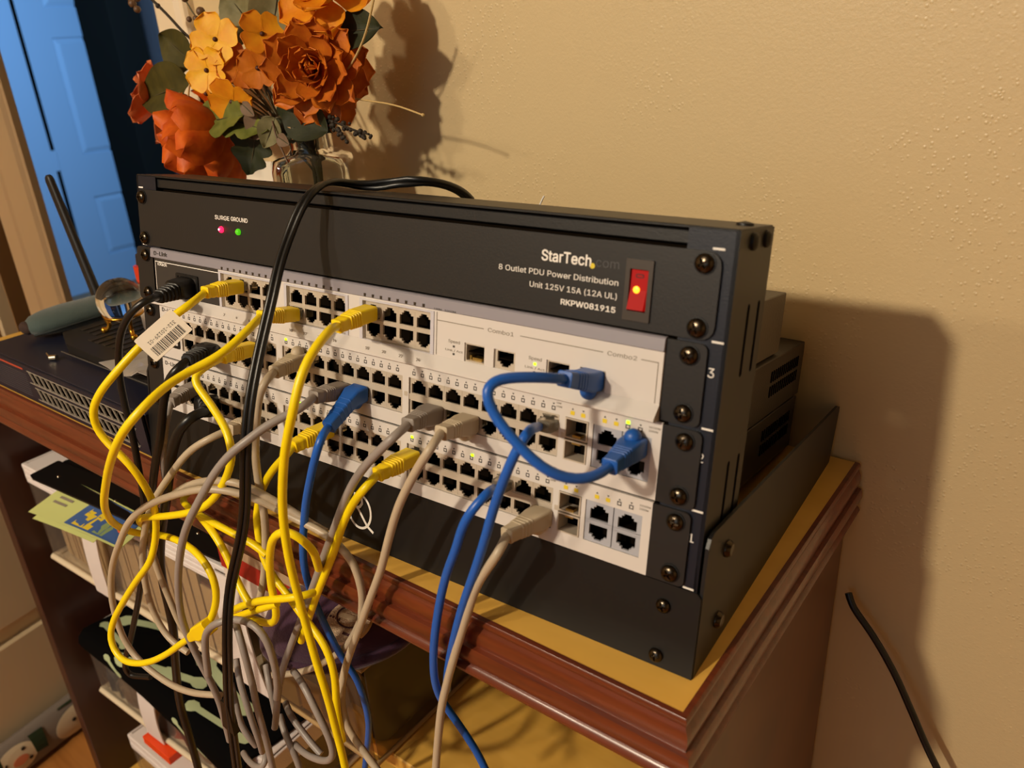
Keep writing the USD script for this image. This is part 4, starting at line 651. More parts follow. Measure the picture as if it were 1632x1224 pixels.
for key, (style, flip, label) in SPEC.items():
    c = CB[key]; col = c["c"]; P = np.array(c["p"]); r = c["d"]/2
    nm = {"yellow": "yellow_patch_cable", "gray": "grey_patch_cable", "beige": "beige_patch_cable", "blue": "blue_patch_cable", "black": "power_cable"}[col]
    t = Thing(nm, label, "power cable" if col == "black" else "cable", P[0], group=None if col == "black" else {"gray": "grey"}.get(col, col)+" patch cables in front of the rack")
    Q = spline(P); Q[:, 2] = Q[:, 2]
    t.part("jacket", sweep(Q, circ(r, 12)), CABLE[col], smooth=40)
    if style in ("ribbed", "bubble", "clear"):
        plug_parts(t, c["a"], c["b"], col, style, flip)
        if "a2" in c: plug_parts(t, c["a2"], c["b2"], col, style, 0)
    if style == "power":
        a, b = np.array(c["a"]), np.array(c["b"]); ax = (b-a)/np.linalg.norm(b-a); L = np.linalg.norm(b-a)
        F = frame(ax, RM[:, 2])
        def sec(s, w, h): g = rr2(w, h, min(w, h)*0.3); return a+ax*s + g[:, :1]*F[:, 0] + g[:, 1:]*F[:, 1]
        t.part("plug", loft([sec(-6, 20, 13), sec(1, 20, 14), sec(14, 20, 14.5), sec(17, 13, 12)]), BOOT["black"], smooth=35)
        t.part("boot", loft([sec(16, 11.5, 11), sec(L, 2*r+2, 2*r+2), sec(L+3, 2*r+1, 2*r+1)]), BOOT["black"], smooth=35)
        for k in range(5):
            s = 18 + (L-19)*k/4; w = 13-0.8*k
            t.part("boot_rib", loft([sec(s-0.9, w-1.5, w-1.5), sec(s-0.5, w, w), sec(s+0.5, w, w), sec(s+0.9, w-1.5, w-1.5)]), BOOT["black"])
    if key == "C":     # loose moulded end lying in the loop
        pass
    if key == "A":
        # paper flag wrapped round the cable with a printed barcode
        c0 = np.array([-351.87, -41.31, 157.11]); ex_, ey_ = np.array([0.20892, 0.84722, 0.48844]), np.array([-0.72965, -0.19751, 0.65468]); ez_ = np.cross(ex_, ey_)
        TR = np.c_[ex_, ey_, ez_]
        def tg(m): return tf(m, TR, c0)
        PAPER = M("white_tag_paper", (238, 226, 210), 0.55)
        tag = t.part("tag", tg(exz(rr(-30.7/2, -19.8/2, 30.7/2, 19.8/2, 1.0), -0.25, 0.25)), PAPER, label="white folded barcode tag")
        bars, x = [], -30.7/2+3.5
        while x < 30.7/2-3.5:
            w = rnd.choice([0.25, 0.25, 0.5, 0.75]); bars.append(bx(x, x+w, -19.8/2+1.8, -19.8/2+8.8, 0.25, 0.32)); x += w+rnd.choice([0.25, 0.3, 0.5, 0.7])
        t.part("barcode", tg(cat(bars)), INK, under=tag, kind="stuff")
        tm = meshkit.text_mesh("312-10129-01", 2.5, 0.08); v = np.array(tm.vertices); v[:, 0] -= v[:, 0].mean(); v[:, 0] *= (30.7-9)/(np.ptp(v[:, 0])); v = v*[-1, -1, 1]; v[:, 1] += 3.2; v[:, 2] += 0.25
        t.part("lettering", tg((v, np.array(tm.faces))), INK, under=tag, label="printed number 312-10129-01")
# the loose yellow moulded plug that lies in the tangle
lp = Thing("yellow_cable_plug", "loose yellow moulded cable plug lying in the tangle by the small grey arch", "plug", [-349.06, -62.0, -65.32])
P0, P1 = np.array([-349.06, -62.0, -65.32]), np.array([-375.1, -66.0, -85.91]); F = frame(P1-P0); L = np.linalg.norm(P1-P0)
def lsec(s, w, h): g = rr2(w, h, min(w, h)*0.2); return P0+(P1-P0)/L*s+g[:, :1]*F[:, 0]+g[:, 1:]*F[:, 1]
lp.part("boot", loft([lsec(0, 9, 11), lsec(1, 10, 12.4), lsec(L*0.55, 10, 12.4), lsec(L*0.7, 8, 9), lsec(L, 6.4, 6.4)]), BOOT["yellow"], smooth=30)
for k in range(4): lp.part("boot_rib", loft([lsec(L*(0.62+0.09*k)-0.7, 8.4-0.5*k, 9.4-0.7*k), lsec(L*(0.62+0.09*k)+0.7, 8.4-0.5*k, 9.4-0.7*k)]), BOOT["yellow"])

# two-strand power cord thrown over the rack
Z = Thing("power_cable", "thick black two-strand power cord draped over the rack top and hanging to the floor", "power cable", CB["zip"]["p"][0])
Q = spline(CB["zip"]["p"], 5)
th = np.linspace(0, 2*np.pi, 11)[:-1]
p8 = shapely.union_all([Point(-1.85, 0).buffer(1.95, quad_segs=5), Point(1.85, 0).buffer(1.95, quad_segs=5)]).simplify(0.02)
Z.part("jacket", sweep(Q, np.array(p8.exterior.coords)[:-1], ref=(0.82, 0.45, 0.2)), CABLE["black"], smooth=50)
e = Q[-14]; Z.part("strain_tail", hull([e+np.array(d) for d in ((-4, -2, 20), (4, -2, 20), (-11, -2, -10), (3, -2, -12), (-4, 3, 20), (4, 3, 20), (-11, 3, -10), (3, 3, -12))]), BOOT["black"], label="flat flared black end piece")
Wc = Thing("wall_cable", "black cord hanging down the wall beyond the right end of the bookcase", "power cable", CB["wall"]["p"][0])
Wc.part("jacket", tube(CB["wall"]["p"], 2.9), CABLE["black"], smooth=40)

# ------------------------------------------------------------------ things left of the rack, on the bookcase
NAVY = M("navy_router_paint", (22, 25, 44), 0.4, bump=(500, 0.15))
rt = Thing("blue_network_box", "dark navy network box with lattice vent front, left of the rack", "network box", (-670, 80, 0))
X0, X1, YF, RZ = -833, -507, 3.0, 40.0
rt.part("case", bx(X0, X1, YF+2, 186, 0.6, RZ, 0.8), NAVY)
fp = sbox(X0, 0.6, X1, RZ)
rows = ((22.5, 35.0), (5.5, 18.0))
for (c, d), xa in zip(rows, (-724, -716)): fp = fp.difference(Polygon([(xa, d), (xa+7, c), (X1-14, c), (X1-20, d)]))
rt.part("front_panel", ex(fp, YF-1.5, YF+0.5), NAVY)
rt.part("vent_back", cat([bx(-724, X1-14, YF+1, YF+1.6, c-0.3, d+0.3) for c, d in rows]), DARK)
VG = M("grey_vent_lattice", (150, 142, 130), 0.4)
for (c, d), xa in zip(rows, (-724, -716)):
    rt.part("vent_rail", bx(xa, X1-16, YF-1.8, YF, c-0.7, c+0.3), VG); rt.part("vent_rail", bx(xa, X1-18, YF-1.8, YF, d-0.3, d+0.7), VG)
    n = 16
    for k in range(n+1):
        x = xa + 3 + (X1-30-xa)*k/n
        rt.part("vent_bar", ex(Polygon([(x-1, d), (x+0.6, d), (x+8.2, c), (x+6.6, c)]), YF-1.6, YF-0.4), VG)
    rt.part("vent_bars_behind", cat([ex(Polygon([(xa+3+(X1-30-xa)*k/n+8, d), (xa+3+(X1-30-xa)*k/n+9, d), (xa+3+(X1-30-xa)*k/n+1, c), (xa+3+(X1-30-xa)*k/n, c)]), YF-0.4, YF+0.6) for k in range(n+1)]), M("dark_vent_lattice", (46, 42, 40), 0.5), kind="stuff")
rt.part("status_dots", cat([bx(x, x+1.4, YF-1.75, YF-1.5, z, z+0.8) for x in np.arange(-820, -730, 3.2) for z in np.arange(6, 32, 2.6)]), M("grey_dot_print", (92, 90, 96), 0.5), kind="stuff")
rt.part("red_stripe", bx(-790, -733, YF-1.8, YF-1.5, 34.5, 36.5), M("red_stripe_print", (176, 70, 48), 0.5), label="red printed stripe")
rt.part("red_mark", bx(-526, -520, YF-1.8, YF-1.5, 30, 33), M("red_stripe_print", (176, 70, 48), 0.5), label="small red mark")

wr = Thing("wireless_router", "flat black ribbed wireless router with a leaning antenna, on the navy box", "router", (-640, 110, RZ))
WRP = exz(Polygon([(-762, 60), (-720, 44), (-520, 38), (-512, 44), (-512, 190), (-530, 196), (-760, 196)]), RZ+0.3, RZ+10.5)
wr.part("case", WRP, M("black_router_plastic", (24, 21, 19), 0.5))
wr.part("front_line", bx(-722, -516, 37.6, 38.6, RZ+3.6, RZ+4.4), M("grey_line_print", (90, 84, 78), 0.5))
for k in range(17):
    x = -752+14*k; wr.part("top_rib", bx(x, x+7.5, 62 if k > 2 else 74, 190, RZ+10.5, RZ+11.4, 0.3), M("black_router_rib", (36, 30, 24), 0.55))
A0, A1 = np.array([-806.0, 128.0, 51.0]), np.array([-849.08, 128.0, 201.2]); F = frame(A1-A0, (0, 1, 0)); La = np.linalg.norm(A1-A0)
def asec(s, w, h): g = rr2(w, h, min(w, h)*0.45); return A0+(A1-A0)/La*s+g[:, :1]*F[:, 0]+g[:, 1:]*F[:, 1]
wr.part("antenna", loft([asec(-14, 13, 10), asec(0, 15, 10), asec(40, 14, 9), asec(La-6, 13.5, 7), asec(La-2, 11, 6), asec(La, 6, 4)]), M("black_antenna_plastic", (22, 21, 21), 0.45), smooth=35)

# grey-green pouch
PC = M("grey_green_pouch_cloth", (62, 78, 76), 0.85, bump=(900, 0.5), sheen=0.3)
po = Thing("eyeglass_pouch", "grey-green padded eyeglass pouch lying on the navy box", "pouch", (-760, 90, RZ))
pp = np.array([[-806, 40, 53], [-803, 60, 54], [-799, 85, 55], [-796, 115, 55], [-794, 150, 55], [-793, 180, 55]])
sc = [0.25, 0.72, 0.92, 1.0, 1.0, 1.0, 0.96]
pts = spline(pp, 5); k = np.interp(np.linspace(0, 1, len(pts)), [0, 0.06, 0.16, 0.3, 0.6, 0.8, 1], sc)
e = np.c_[np.cos(np.linspace(0, 2*np.pi, 25)[:-1]), np.sin(np.linspace(0, 2*np.pi, 25)[:-1])]*[25, 14]
po.part("body", sweep(pts, e, ref=(1, 0.1, 0), scale=k), PC, smooth=60)
po.part("seam", tube([(pp[0][0]+12, pp[0][1]+4, 46), (pp[1][0]+24, pp[1][1], 50), (pp[2][0]+26, pp[2][1], 52), (pp[3][0]+26, pp[3][1], 53)], 1.2), M("dark_pouch_seam", (28, 36, 36), 0.8), smooth=True)
po.part("lining", sphere((pp[0][0]-1, pp[0][1]+3, pp[0][2]), 9, 2, (1.3, 0.7, 0.8)), M("dark_pouch_lining", (52, 34, 28), 0.9), smooth=True, label="dark lining at the open end")

# glass ball on its gilt stand
bc = np.array([-687.15, 95.0, 88.61])
gb = Thing("glass_ball", "clear glass ball on a small gilt stand", "ornament", bc)
gb.part("ball", sphere(bc, 23.2, 4), M("clear_glass", (255, 255, 255), 0.0, trans=1.0, ior=1.5), smooth=True)
st = Thing("gilt_stand", "small gilt three-legged stand under the glass ball", "stand", (bc[0], bc[1], RZ+11.4))
GOLD = M("gilt_metal", (226, 170, 60), 0.2, metal=1.0)
zr = bc[2]-15.5
st.part("ring", tube([[bc[0]+18.6*math.cos(a), bc[1]+18.6*math.sin(a), zr] for a in np.linspace(0, 2*np.pi, 25)], 1.5, 8, raw=True), GOLD, smooth=50)
for a in (3.6, 5.98, 1.6):
    d = np.array([math.cos(a), math.sin(a), 0]); f0 = np.array([bc[0], bc[1], 0])
    zf = RZ+11.4
    st.part("leg", tube([f0+d*21+[0, 0, zr+4], f0+d*25+[0, 0, zr+2], f0+d*23+[0, 0, zr-6], f0+d*20+[0, 0, (zr+zf)/2-1], f0+d*24+[0, 0, zf+5], f0+d*29+[0, 0, zf+2.2]], 2.4, 8, 2), GOLD, smooth=50)
    st.part("scroll", sphere(f0+d*24+[0, 0, zr+3.4], 4.2, 2), GOLD, smooth=True); st.part("foot", sphere(f0+d*28.5+[0, 0, zf+3.4], 3.6, 2), GOLD, smooth=True)

# crumpled clear plastic sleeve and small metal clip
cs = Thing("plastic_sleeve", "crumpled translucent plastic sleeve behind the barcode tag", "bag", (-560, 60, RZ+12))
g = np.array([[[-610+14*i, 24+13*j, RZ+14.5+6*meshkit.noise(np.array([i*0.9, j*0.9, 2.0]))+(6 if i > 4 else 0)] for j in range(7)] for i in range(8)])
cs.part("sheet", sheet(g, 0.8), M("milky_plastic", (200, 192, 184), 0.25, trans=0.35), smooth=40)
cl = Thing("metal_clip", "tiny bright metal clip lying on the navy box", "clip", (-752, 22, RZ))
cl.part("barrel", tf(lathe([(0, 0), (3, 0), (3, 7), (0, 7)], 12), frame((0.8, 0.5, 0)), [-716.75, 23.9, 43.2]), M("bright_steel", (200, 190, 170), 0.25, metal=1.0), smooth=35)
cl.part("prong", tube([np.array([-716.75, 23.9, 43.2])+[0, 0, 0], np.array([-716.75, 23.9, 43.2])+[-6, 1, 1], np.array([-716.75, 23.9, 43.2])+[-11, 2, 2]], 0.9, 8, 2), M("bright_steel", (200, 190, 170), 0.25, metal=1.0))
mk = Thing("capped_bottle", "red-and-white capped bottle tip peeking out behind the rack's left edge", "bottle", (-700, 128, 0))
mk.part("bottle", tf(lathe([(0, 0), (14, 0), (14, 88), (9, 100), (0, 100)], 16), None, (-684, 126, 0.5)), M("white_label_plastic", (220, 205, 190), 0.4), smooth=35)
mk.part("cap", tf(lathe([(0, 100), (9.5, 100), (9.5, 118), (0, 119)], 16), None, (-684, 126, 0.5)), M("red_cap_plastic", (210, 60, 30), 0.3), smooth=35, label="red cap")
mk.part("tip", tf(lathe([(0, 119), (6, 119), (4.5, 130), (0, 132)], 12), None, (-684, 126, 0.5)), M("dark_tip_plastic", (40, 34, 34), 0.3), smooth=35, label="dark tip")
tt = Thing("twist_tie", "thin white tie end sticking up behind the rack top", "tie", (-222, 200, 150))
tt.part("strip", tube([(-236, 205, 60), (-224, 200, 196), (-221, 200, 206), (-217, 200, 211.5)], 0.7, 6), M("white_tie_plastic", (235, 232, 226), 0.4))

# wall plate
wp = Thing("wall_outlet", "white outlet plate on the wall left of the glass vase", "outlet", (-712, WY, 140))
wp.part("plate", bx(-748, -676, WY-6, WY, 82, 197, 1.5), M("white_outlet_plastic", (240, 232, 214), 0.35))
for z in (119, 160): wp.part("socket", ex(rr(-728, z-14, -696, z+14, 9), WY-7.5, WY-5.5), M("white_outlet_plastic", (240, 232, 214), 0.35))
wp.part("slot", bx(-709, -707, WY-7.9, WY-7.4, 168-14, 178-14), DARK)

# ------------------------------------------------------------------ glass vase with silk flowers
vc = np.array([-493.0, 216.0, 0.3])
VR = np.array([[0.80, 0.60*-1*-1, 0], [0.60*-1*-1*1, -0.80*-1, 0], [0, 0, 1.0]])
ca, sa = math.cos(math.radians(37)), math.sin(math.radians(37)); VR = np.array([[ca, -sa, 0], [sa, ca, 0], [0, 0, 1.0]])
va = Thing("glass_vase", "square-shouldered clear glass bottle vase standing behind the rack", "vase", vc)
def sq(w, d, r, z): g = np.array(sbox(-w/2+r, -d/2+r, w/2-r, d/2-r).buffer(r, quad_segs=4).exterior.coords)[:-1]; return np.c_[g, np.full(len(g), z)] @ VR.T + vc
def nk(r, z): g = np.array(sbox(-.5, -.5, .5, .5).buffer(1, quad_segs=4).exterior.coords)[:-1]; a = np.arctan2(g[:, 1], g[:, 0]); return np.c_[r*np.cos(a), r*np.sin(a), np.full(len(a), z)] @ VR.T + vc
outer = loft([sq(70, 50, 9, 0), sq(72, 52, 10, 4), sq(72, 52, 10, 214), sq(68, 48, 10, 224), nk(24, 229), nk(20, 233), nk(20, 248), nk(23, 251), nk(23, 254)])
inner = loft([sq(58, 38, 7, 8), sq(62, 42, 8, 12), sq(62, 42, 8, 212), sq(58, 38, 8, 219), nk(20, 225), nk(17, 230), nk(17, 254.2)])
va.part("glass", cat([outer, (inner[0], inner[1][:, ::-1])]), M("vase_glass", (245, 250, 248), 0.02, trans=1.0, ior=1.45), smooth=40)

STEM = M("brown_stem_wire", (70, 62, 34), 0.6)
PET = {"rust": petal_material("rust_silk", (198, 96, 14), (230, 134, 28)), "orange": petal_material("orange_silk", (232, 140, 12), (248, 176, 24)), "yellow": petal_material("yellow_orange_silk", (244, 172, 8), (254, 208, 28)),
       "red": petal_material("red_orange_silk", (206, 78, 8), (232, 112, 16)), "pale": petal_material("pale_orange_silk", (222, 116, 62), (238, 146, 92)), "dark": petal_material("dark_orange_silk", (206, 110, 10), (230, 138, 20))}
LEAF = {"olive": petal_material("olive_leaf_silk", (62, 58, 14), (84, 76, 22), 0.6), "green": petal_material("light_green_leaf_silk", (98, 104, 32), (136, 138, 60), 0.6), "grey": petal_material("grey_green_leaf_silk", (112, 106, 66), (146, 138, 98), 0.6),
        "deep": petal_material("deep_green_leaf_silk", (38, 44, 20), (54, 58, 28), 0.6), "mauve": petal_material("mauve_brown_leaf_silk", (120, 96, 76), (142, 118, 96), 0.6)}
def petal(L, w, cup=0.25, curl=0.3, tip=0.5, ruff=0.0, nr=10, nc=7, base=0.15, seed=0):
    """Petal along +x from the origin, lying in xy, cupped up, curling at the tip."""
    r = random.Random(seed); ph = r.random()*6
    g = np.zeros((nr, nc, 3))
    p = 1.2+0.9*tip
    for i in range(nr):
        u = 0.997*i/(nr-1); q = min(1.0, u/0.6); ww = w*(base+(1-base)*q*q*(3-2*q))
        if u > 0.6: ww *= max(0.0, 1-((u-0.6)/0.4)**(2*p))**0.5
        for j in range(nc):
            v = 2*j/(nc-1)-1
            x = L*u*(1-0.06*v*v*u); y = 0.5*ww*v; z = cup*w*0.5*v*v*(0.4+u) - curl*L*u*u*0.5 + ruff*w*math.sin(3.2*v+ph+4*u)*u*u
            g[i, j] = (x, y, z)
    return sheet(g, 0.5)
def along(m, origin, direction, normal):
    x = np.asarray(direction, float); x /= np.linalg.norm(x); z = np.asarray(normal, float); z = z-x*(x@z); z /= np.linalg.norm(z)
    return tf(m, np.c_[x, np.cross(z, x), z], origin)
NECK = vc + [0, 0, 246]
def stem_to(t, head, axis, r=1.5):
    head = np.asarray(head, float); axis = np.asarray(axis, float)/np.linalg.norm(axis)
    t.part("stem", tube([NECK+[0, 0, -150+5*rnd.random()], NECK+[rnd.uniform(-5, 5), rnd.uniform(-5, 5), -10], NECK*0.55+(head-axis*18)*0.45+[0, 0, 6], head-axis*14, head-axis*1], r, 7, 8), STEM, smooth=True)

def layered(name, label, c, axis, rows, mat, seed, cup=0.3, ruff=0.03):
    t = Thing(name, label, "flower", c); F = frame(axis); c = np.asarray(c, float); r = random.Random(seed); n0 = 0
    for (n, elev, L, w, curl, off) in rows:
        for k in range(n):
            a = 2*math.pi*(k+0.5*n0)/n + r.uniform(-0.12, 0.12); el = math.radians(elev + r.uniform(-10, 10)); LL = L*r.uniform(0.88, 1.1)
            d = F @ np.array([math.cos(a)*math.sin(el), math.sin(a)*math.sin(el), math.cos(el)]); nn = F @ np.array([-math.cos(a)*math.cos(el), -math.sin(a)*math.cos(el), math.sin(el)])
            o = c + F[:, 2]*off + F @ np.array([math.cos(a), math.sin(a), 0])*1.5
            t.part("petal", along(petal(LL, w*r.uniform(0.9, 1.1), cup, curl*r.uniform(0.6, 1.3), 0.6, ruff, seed=r.randrange(9999)), o, d, nn), PET[mat], smooth=60)
        n0 += 1
    stem_to(t, c, axis, 2.0)
    return t
layered("dahlia", "large rust-orange silk dahlia, the biggest bloom, over the glass vase", (-456, 204, 302), (0.55, -0.8, 0.12),
[(10, 104, 50, 25, 0.35, -8), (11, 86, 49, 25, 0.2, -6), (10, 68, 46, 24, 0.05, -3), (9, 52, 40, 22, -0.1, 0), (8, 37, 33, 18, -0.2, 3), (6, 22, 26, 14, -0.25, 5), (4, 9, 19, 11, -0.3, 7)], "rust", 3, 0.18, 0.035)
layered("open_bloom", "amber open silk bloom cut off by the top of the picture", (-450, 222, 358), (0.3, -0.7, 0.5),
        [(5, 82, 42, 36, 0.2, 0), (5, 55, 34, 30, -0.1, 2)], "orange", 5, 0.25, 0.05)
layered("pale_bloom", "pale orange ruffled silk bloom at the far left of the bouquet", (-738, 226, 272), (-0.55, -0.6, 0.3),
        [(7, 90, 54, 44, 0.2, 0), (6, 62, 44, 38, 0.0, 3), (4, 30, 30, 26, -0.2, 5)], "pale", 8, 0.2, 0.10)
layered("nodding_bloom", "red-orange silk bloom nodding down at the lower left of the bouquet", (-596, 206, 250), (-0.66, -0.42, -0.36),
        [(9, 74, 64, 40, -0.35, -3), (9, 60, 70, 38, -0.45, -1), (8, 45, 68, 34, -0.42, 1), (6, 28, 56, 28, -0.3, 4)], "red", 11, 0.42, 0.05)
DOTM = M("dark_flower_eye", (70, 30, 10), 0.6)
def floret(label, c, axis, R, mat, spin, seed):
    t = Thing("hydrangea_floret", label, "flower", c, group="orange silk florets beside the dahlia"); F = frame(axis); c = np.asarray(c, float)
    for k in range(4):
        a = spin + k*math.pi/2; d = F @ np.array([math.cos(a), math.sin(a), 0.22]); nn = F @ np.array([-0.22*math.cos(a), -0.22*math.sin(a), 1])
        t.part("petal", along(petal(R, R*1.02, 0.12, 0.22, 1.0, 0.03, base=0.25, seed=seed+k), c, d, nn), PET[mat], smooth=60)
    t.part("eye", sphere(c+F[:, 2]*1.2, 2.2, 2, (1, 1, 1)), DOTM, smooth=True)
    t.part("stem", tube([c-F[:, 2]*0.5, c-F[:, 2]*14, (c-F[:, 2]*30)*0.5+np.array([-545, 214, 262])*0.5, [-530, 215, 252], NECK+[0, 0, -40]], 0.9, 6, 6), STEM, smooth=True)
floret("golden silk floret, topmost of the cluster left of the dahlia", (-580, 194, 330), (0.5, -0.8, 0.2), 25, "yellow", 0.3, 20)
floret("orange silk floret just behind the topmost golden one", (-606, 202, 324), (-0.1, -0.9, 0.35), 24, "orange", 0.9, 24)
floret("bright yellow silk floret in the middle of the cluster", (-588, 184, 304), (0.45, -0.86, 0.1), 23, "yellow", 0.75, 28)
floret("dark orange silk floret at the right inner side of the cluster", (-566, 204, 306), (0.7, -0.6, 0.1), 22, "dark", 0.3, 32)
floret("orange silk floret at the bottom of the cluster above the light green leaf", (-566, 190, 276), (0.3, -0.8, -0.3), 25, "orange", 0.2, 36)
floret("orange silk floret seen edge-on beside the dahlia's upper left petals", (-534, 212, 332), (0.85, -0.3, 0.4), 23, "orange", 0.6, 40)
floret("small dark orange silk floret touching the dahlia's left petals", (-540, 206, 304), (0.6, -0.75, -0.1), 20, "dark", 1.0, 44)
floret("orange silk floret at the left lower side of the cluster", (-626, 204, 282), (-0.2, -0.8, -0.4), 22, "orange", 0.5, 48)
floret("dark orange silk floret at the left upper side of the cluster", (-622, 206, 304), (-0.35, -0.85, 0.1), 21, "dark", 0.1, 52)

def leaf(name, label, b, tip, w, normal, mat, lobes=0, sag=0.15, root=None):
    t = Thing(name, label, "leaf", b, group="silk leaves of the bouquet"); b, tip = np.asarray(b, float), np.asarray(tip, float); L = np.linalg.norm(tip-b)
    nr, nc = 15, 7; g = np.zeros((nr, nc, 3))
    for i in range(nr):
        u = i/(nr-1); ww = w*math.sin(math.pi*(0.04+0.96*u)**0.8)**0.75 if u < 1 else 0.5
        if lobes: ww *= 0.72+0.38*abs(math.cos(lobes*math.pi*u))
        for j in range(nc):
            v = 2*j/(nc-1)-1; g[i, j] = (L*u, 0.5*ww*v, -sag*L*u*u*0.5+0.16*w*abs(v)+0.02*w*math.sin(9*u+3*v))
    t.part("blade", along(sheet(g, 0.5), b, tip-b, normal), LEAF[mat], smooth=60)
    t.part("midrib", along(tube([(0, 0, 0.5), (L*0.5, 0, 0.4-sag*L*0.125), (L*0.92, 0, 0.3-sag*L*0.42)], 0.6, 6, 6), b, tip-b, normal), STEM, smooth=True)
    root = NECK+[0, 0, -20] if root is None else np.asarray(root, float)
    t.part("stem", tube([root, (root+b)/2+[0, 4, 4], b+(b-tip)/L*4, b+(tip-b)/L*3], 0.9, 6, 6), STEM, smooth=True)
leaf("silk_leaf", "olive pointed leaf at the upper left of the bouquet", (-655, 216, 308), (-712, 218, 338), 40, (0.2, -1, 0.2), "olive")
leaf("silk_leaf", "broad dark olive leaf with a curled tendril at the left", (-640, 198, 292), (-742, 196, 276), 52, (0.15, -1, 0.25), "olive")
leaf("silk_leaf", "light green lobed leaf above the nodding bloom", (-548, 188, 264), (-632, 180, 256), 40, (0.3, -0.85, 0.5), "green", 3)
leaf("silk_leaf", "light green lobed leaf right of the nodding bloom's stem", (-590, 190, 262), (-516, 186, 252), 34, (0.2, -0.9, 0.45), "green", 3)
leaf("silk_leaf", "dark lobed leaf hanging in front of the wall outlet", (-556, 206, 252), (-576, 200, 206), 44, (0.4, -0.9, 0.1), "deep", 3)
leaf("silk_leaf", "grey-green toothed leaf at the top between the floret cluster and the dahlia", (-558, 228, 330), (-606, 230, 372), 54, (0.3, -0.95, 0.1), "grey", 6)
leaf("silk_leaf", "grey-green leaf at the top beside the amber bloom", (-540, 228, 328), (-520, 230, 380), 46, (0.5, -0.85, 0.1), "grey")
leaf("silk_leaf", "dark green leaf at the upper right of the dahlia", (-440, 224, 330), (-394, 226, 332), 34, (0.3, -0.9, 0.3), "deep")
leaf("silk_leaf", "deep green leaf hidden under the dahlia", (-500, 204, 270), (-446, 200, 250), 44, (0.3, -0.9, 0.2), "deep")
leaf("silk_leaf", "deep green leaf above the vase neck", (-520, 206, 262), (-474, 198, 244), 36, (0.4, -0.9, 0.1), "deep", 2)
leaf("silk_leaf", "deep green leaf behind the nodding bloom", (-610, 216, 272), (-660, 214, 250), 50, (0, -1, 0.2), "deep")
leaf("silk_leaf", "small mauve-brown leaf above the vase neck", (-528, 192, 262), (-546, 188, 244), 26, (0.4, -0.9, 0.2), "mauve")
leaf("silk_leaf", "small grey leaf beside the mauve-brown one", (-508, 192, 262), (-524, 186, 236), 24, (0.5, -0.85, 0.1), "grey")
leaf("silk_leaf", "tiny mauve leaf at the vase shoulder", (-500, 186, 246), (-484, 184, 240), 12, (0.4, -0.9, 0.2), "mauve")
leaf("silk_leaf", "tiny mauve leaf under the orange floret", (-545, 186, 274), (-528, 184, 264), 12, (0.4, -0.9, 0.2), "mauve")
def twig(name, label, pts, r, mat, buds=(), leafs=()):
    t = Thing(name, label, "twig", pts[0]); t.part("stem", tube(pts, r, 7, 5), mat, smooth=True)
    for (p, s) in buds: t.part("bud", sphere(p, s, 2, (1, 1, 1)), leafs or mat, smooth=True)
BERRY = M("brown_berry", (92, 66, 44), 0.5); TAN = M("tan_straw", (190, 160, 104), 0.6); DKT = M("black_brown_sprig", (40, 30, 18), 0.7)
twig("berry_twig", "thin brown twig with berries at the top of the cluster", [NECK+[0, 0, -30], (-580, 222, 300), (-630, 224, 330), (-652, 225, 352), (-664, 225, 368)], 0.8, STEM, [((-664, 225, 369), 3.6), ((-650, 224, 350), 3.2), ((-662, 224, 350), 2.8), ((-640, 224, 356), 4.4)], BERRY)
twig("bare_stem", "long dark bare stem pointing up to the left", [NECK+[0, 0, -20], (-560, 220, 292), (-620, 220, 318), (-660, 220, 332), (-702, 224, 358), (-736, 226, 379)], 1.5, DKT, [((-713, 224, 365), 2.6)])
twig("bud_twig", "small grey budded twig near the top left corner", [(-736, 226, 379), (-752, 226, 380), (-760, 226, 372), (-762, 226, 362)], 0.8, BERRY, [((-764, 226, 370), 4.2), ((-757, 226, 364), 3.6), ((-768, 226, 376), 3.4), ((-752, 226, 374), 3.2)])
twig("straw_blade", "pale straw blade rising at the right of the dahlia", [NECK+[5, 0, 0], (-440, 214, 290), (-414, 214, 312), (-400, 215, 330), (-388, 215, 352)], 1.0, TAN)
twig("straw_blade", "pale straw blade reaching right across the wall shadow", [NECK+[6, 0, 0], (-440, 214, 276), (-404, 214, 275), (-372, 212, 272), (-340, 210, 265)], 0.8, TAN, [((-341, 210, 265.3), 1.5)])
twig("tendril", "curled pale tendril in front of the dark olive leaf", [(-605, 190, 300), (-614, 184, 300), (-622, 183, 290), (-628, 183, 276), (-640, 183, 273), (-646, 183, 279), (-640, 183, 284)], 0.9, TAN)
twig("tendril", "thin brown vine hanging over the vase shoulder", [(-528, 200, 266), (-510, 190, 262), (-508, 188, 250), (-500, 186, 238), (-490, 184, 224)], 0.9, BERRY)
sp = Thing("dark_sprig", "black-brown sprig with tiny buds under the dahlia", "twig", (-470, 206, 262)); r = random.Random(5)
sp.part("stem", tube([(-470, 206, 262), (-440, 204, 258), (-415, 202, 252), (-396, 200, 250)], 1.0, 6, 5), DKT); sp.part("stem", tube([(-455, 205, 259), (-436, 202, 250), (-424, 200, 243)], 0.9, 6, 5), DKT)
sp.part("bud", cat([sphere(np.array([-450+54*t, 205-5*t, 260-10*t])+[r.uniform(-2, 2), r.uniform(-2, 2), r.uniform(-5, 4)], r.uniform(1.4, 2.4), 1) for t in np.linspace(0, 1, 26)] + [sphere(np.array([-450+26*t, 204-4*t, 256-13*t])+[r.uniform(-2, 2), 0, r.uniform(-3, 3)], 1.9, 1) for t in np.linspace(0, 1, 10)]), DKT, smooth=True, kind="stuff")

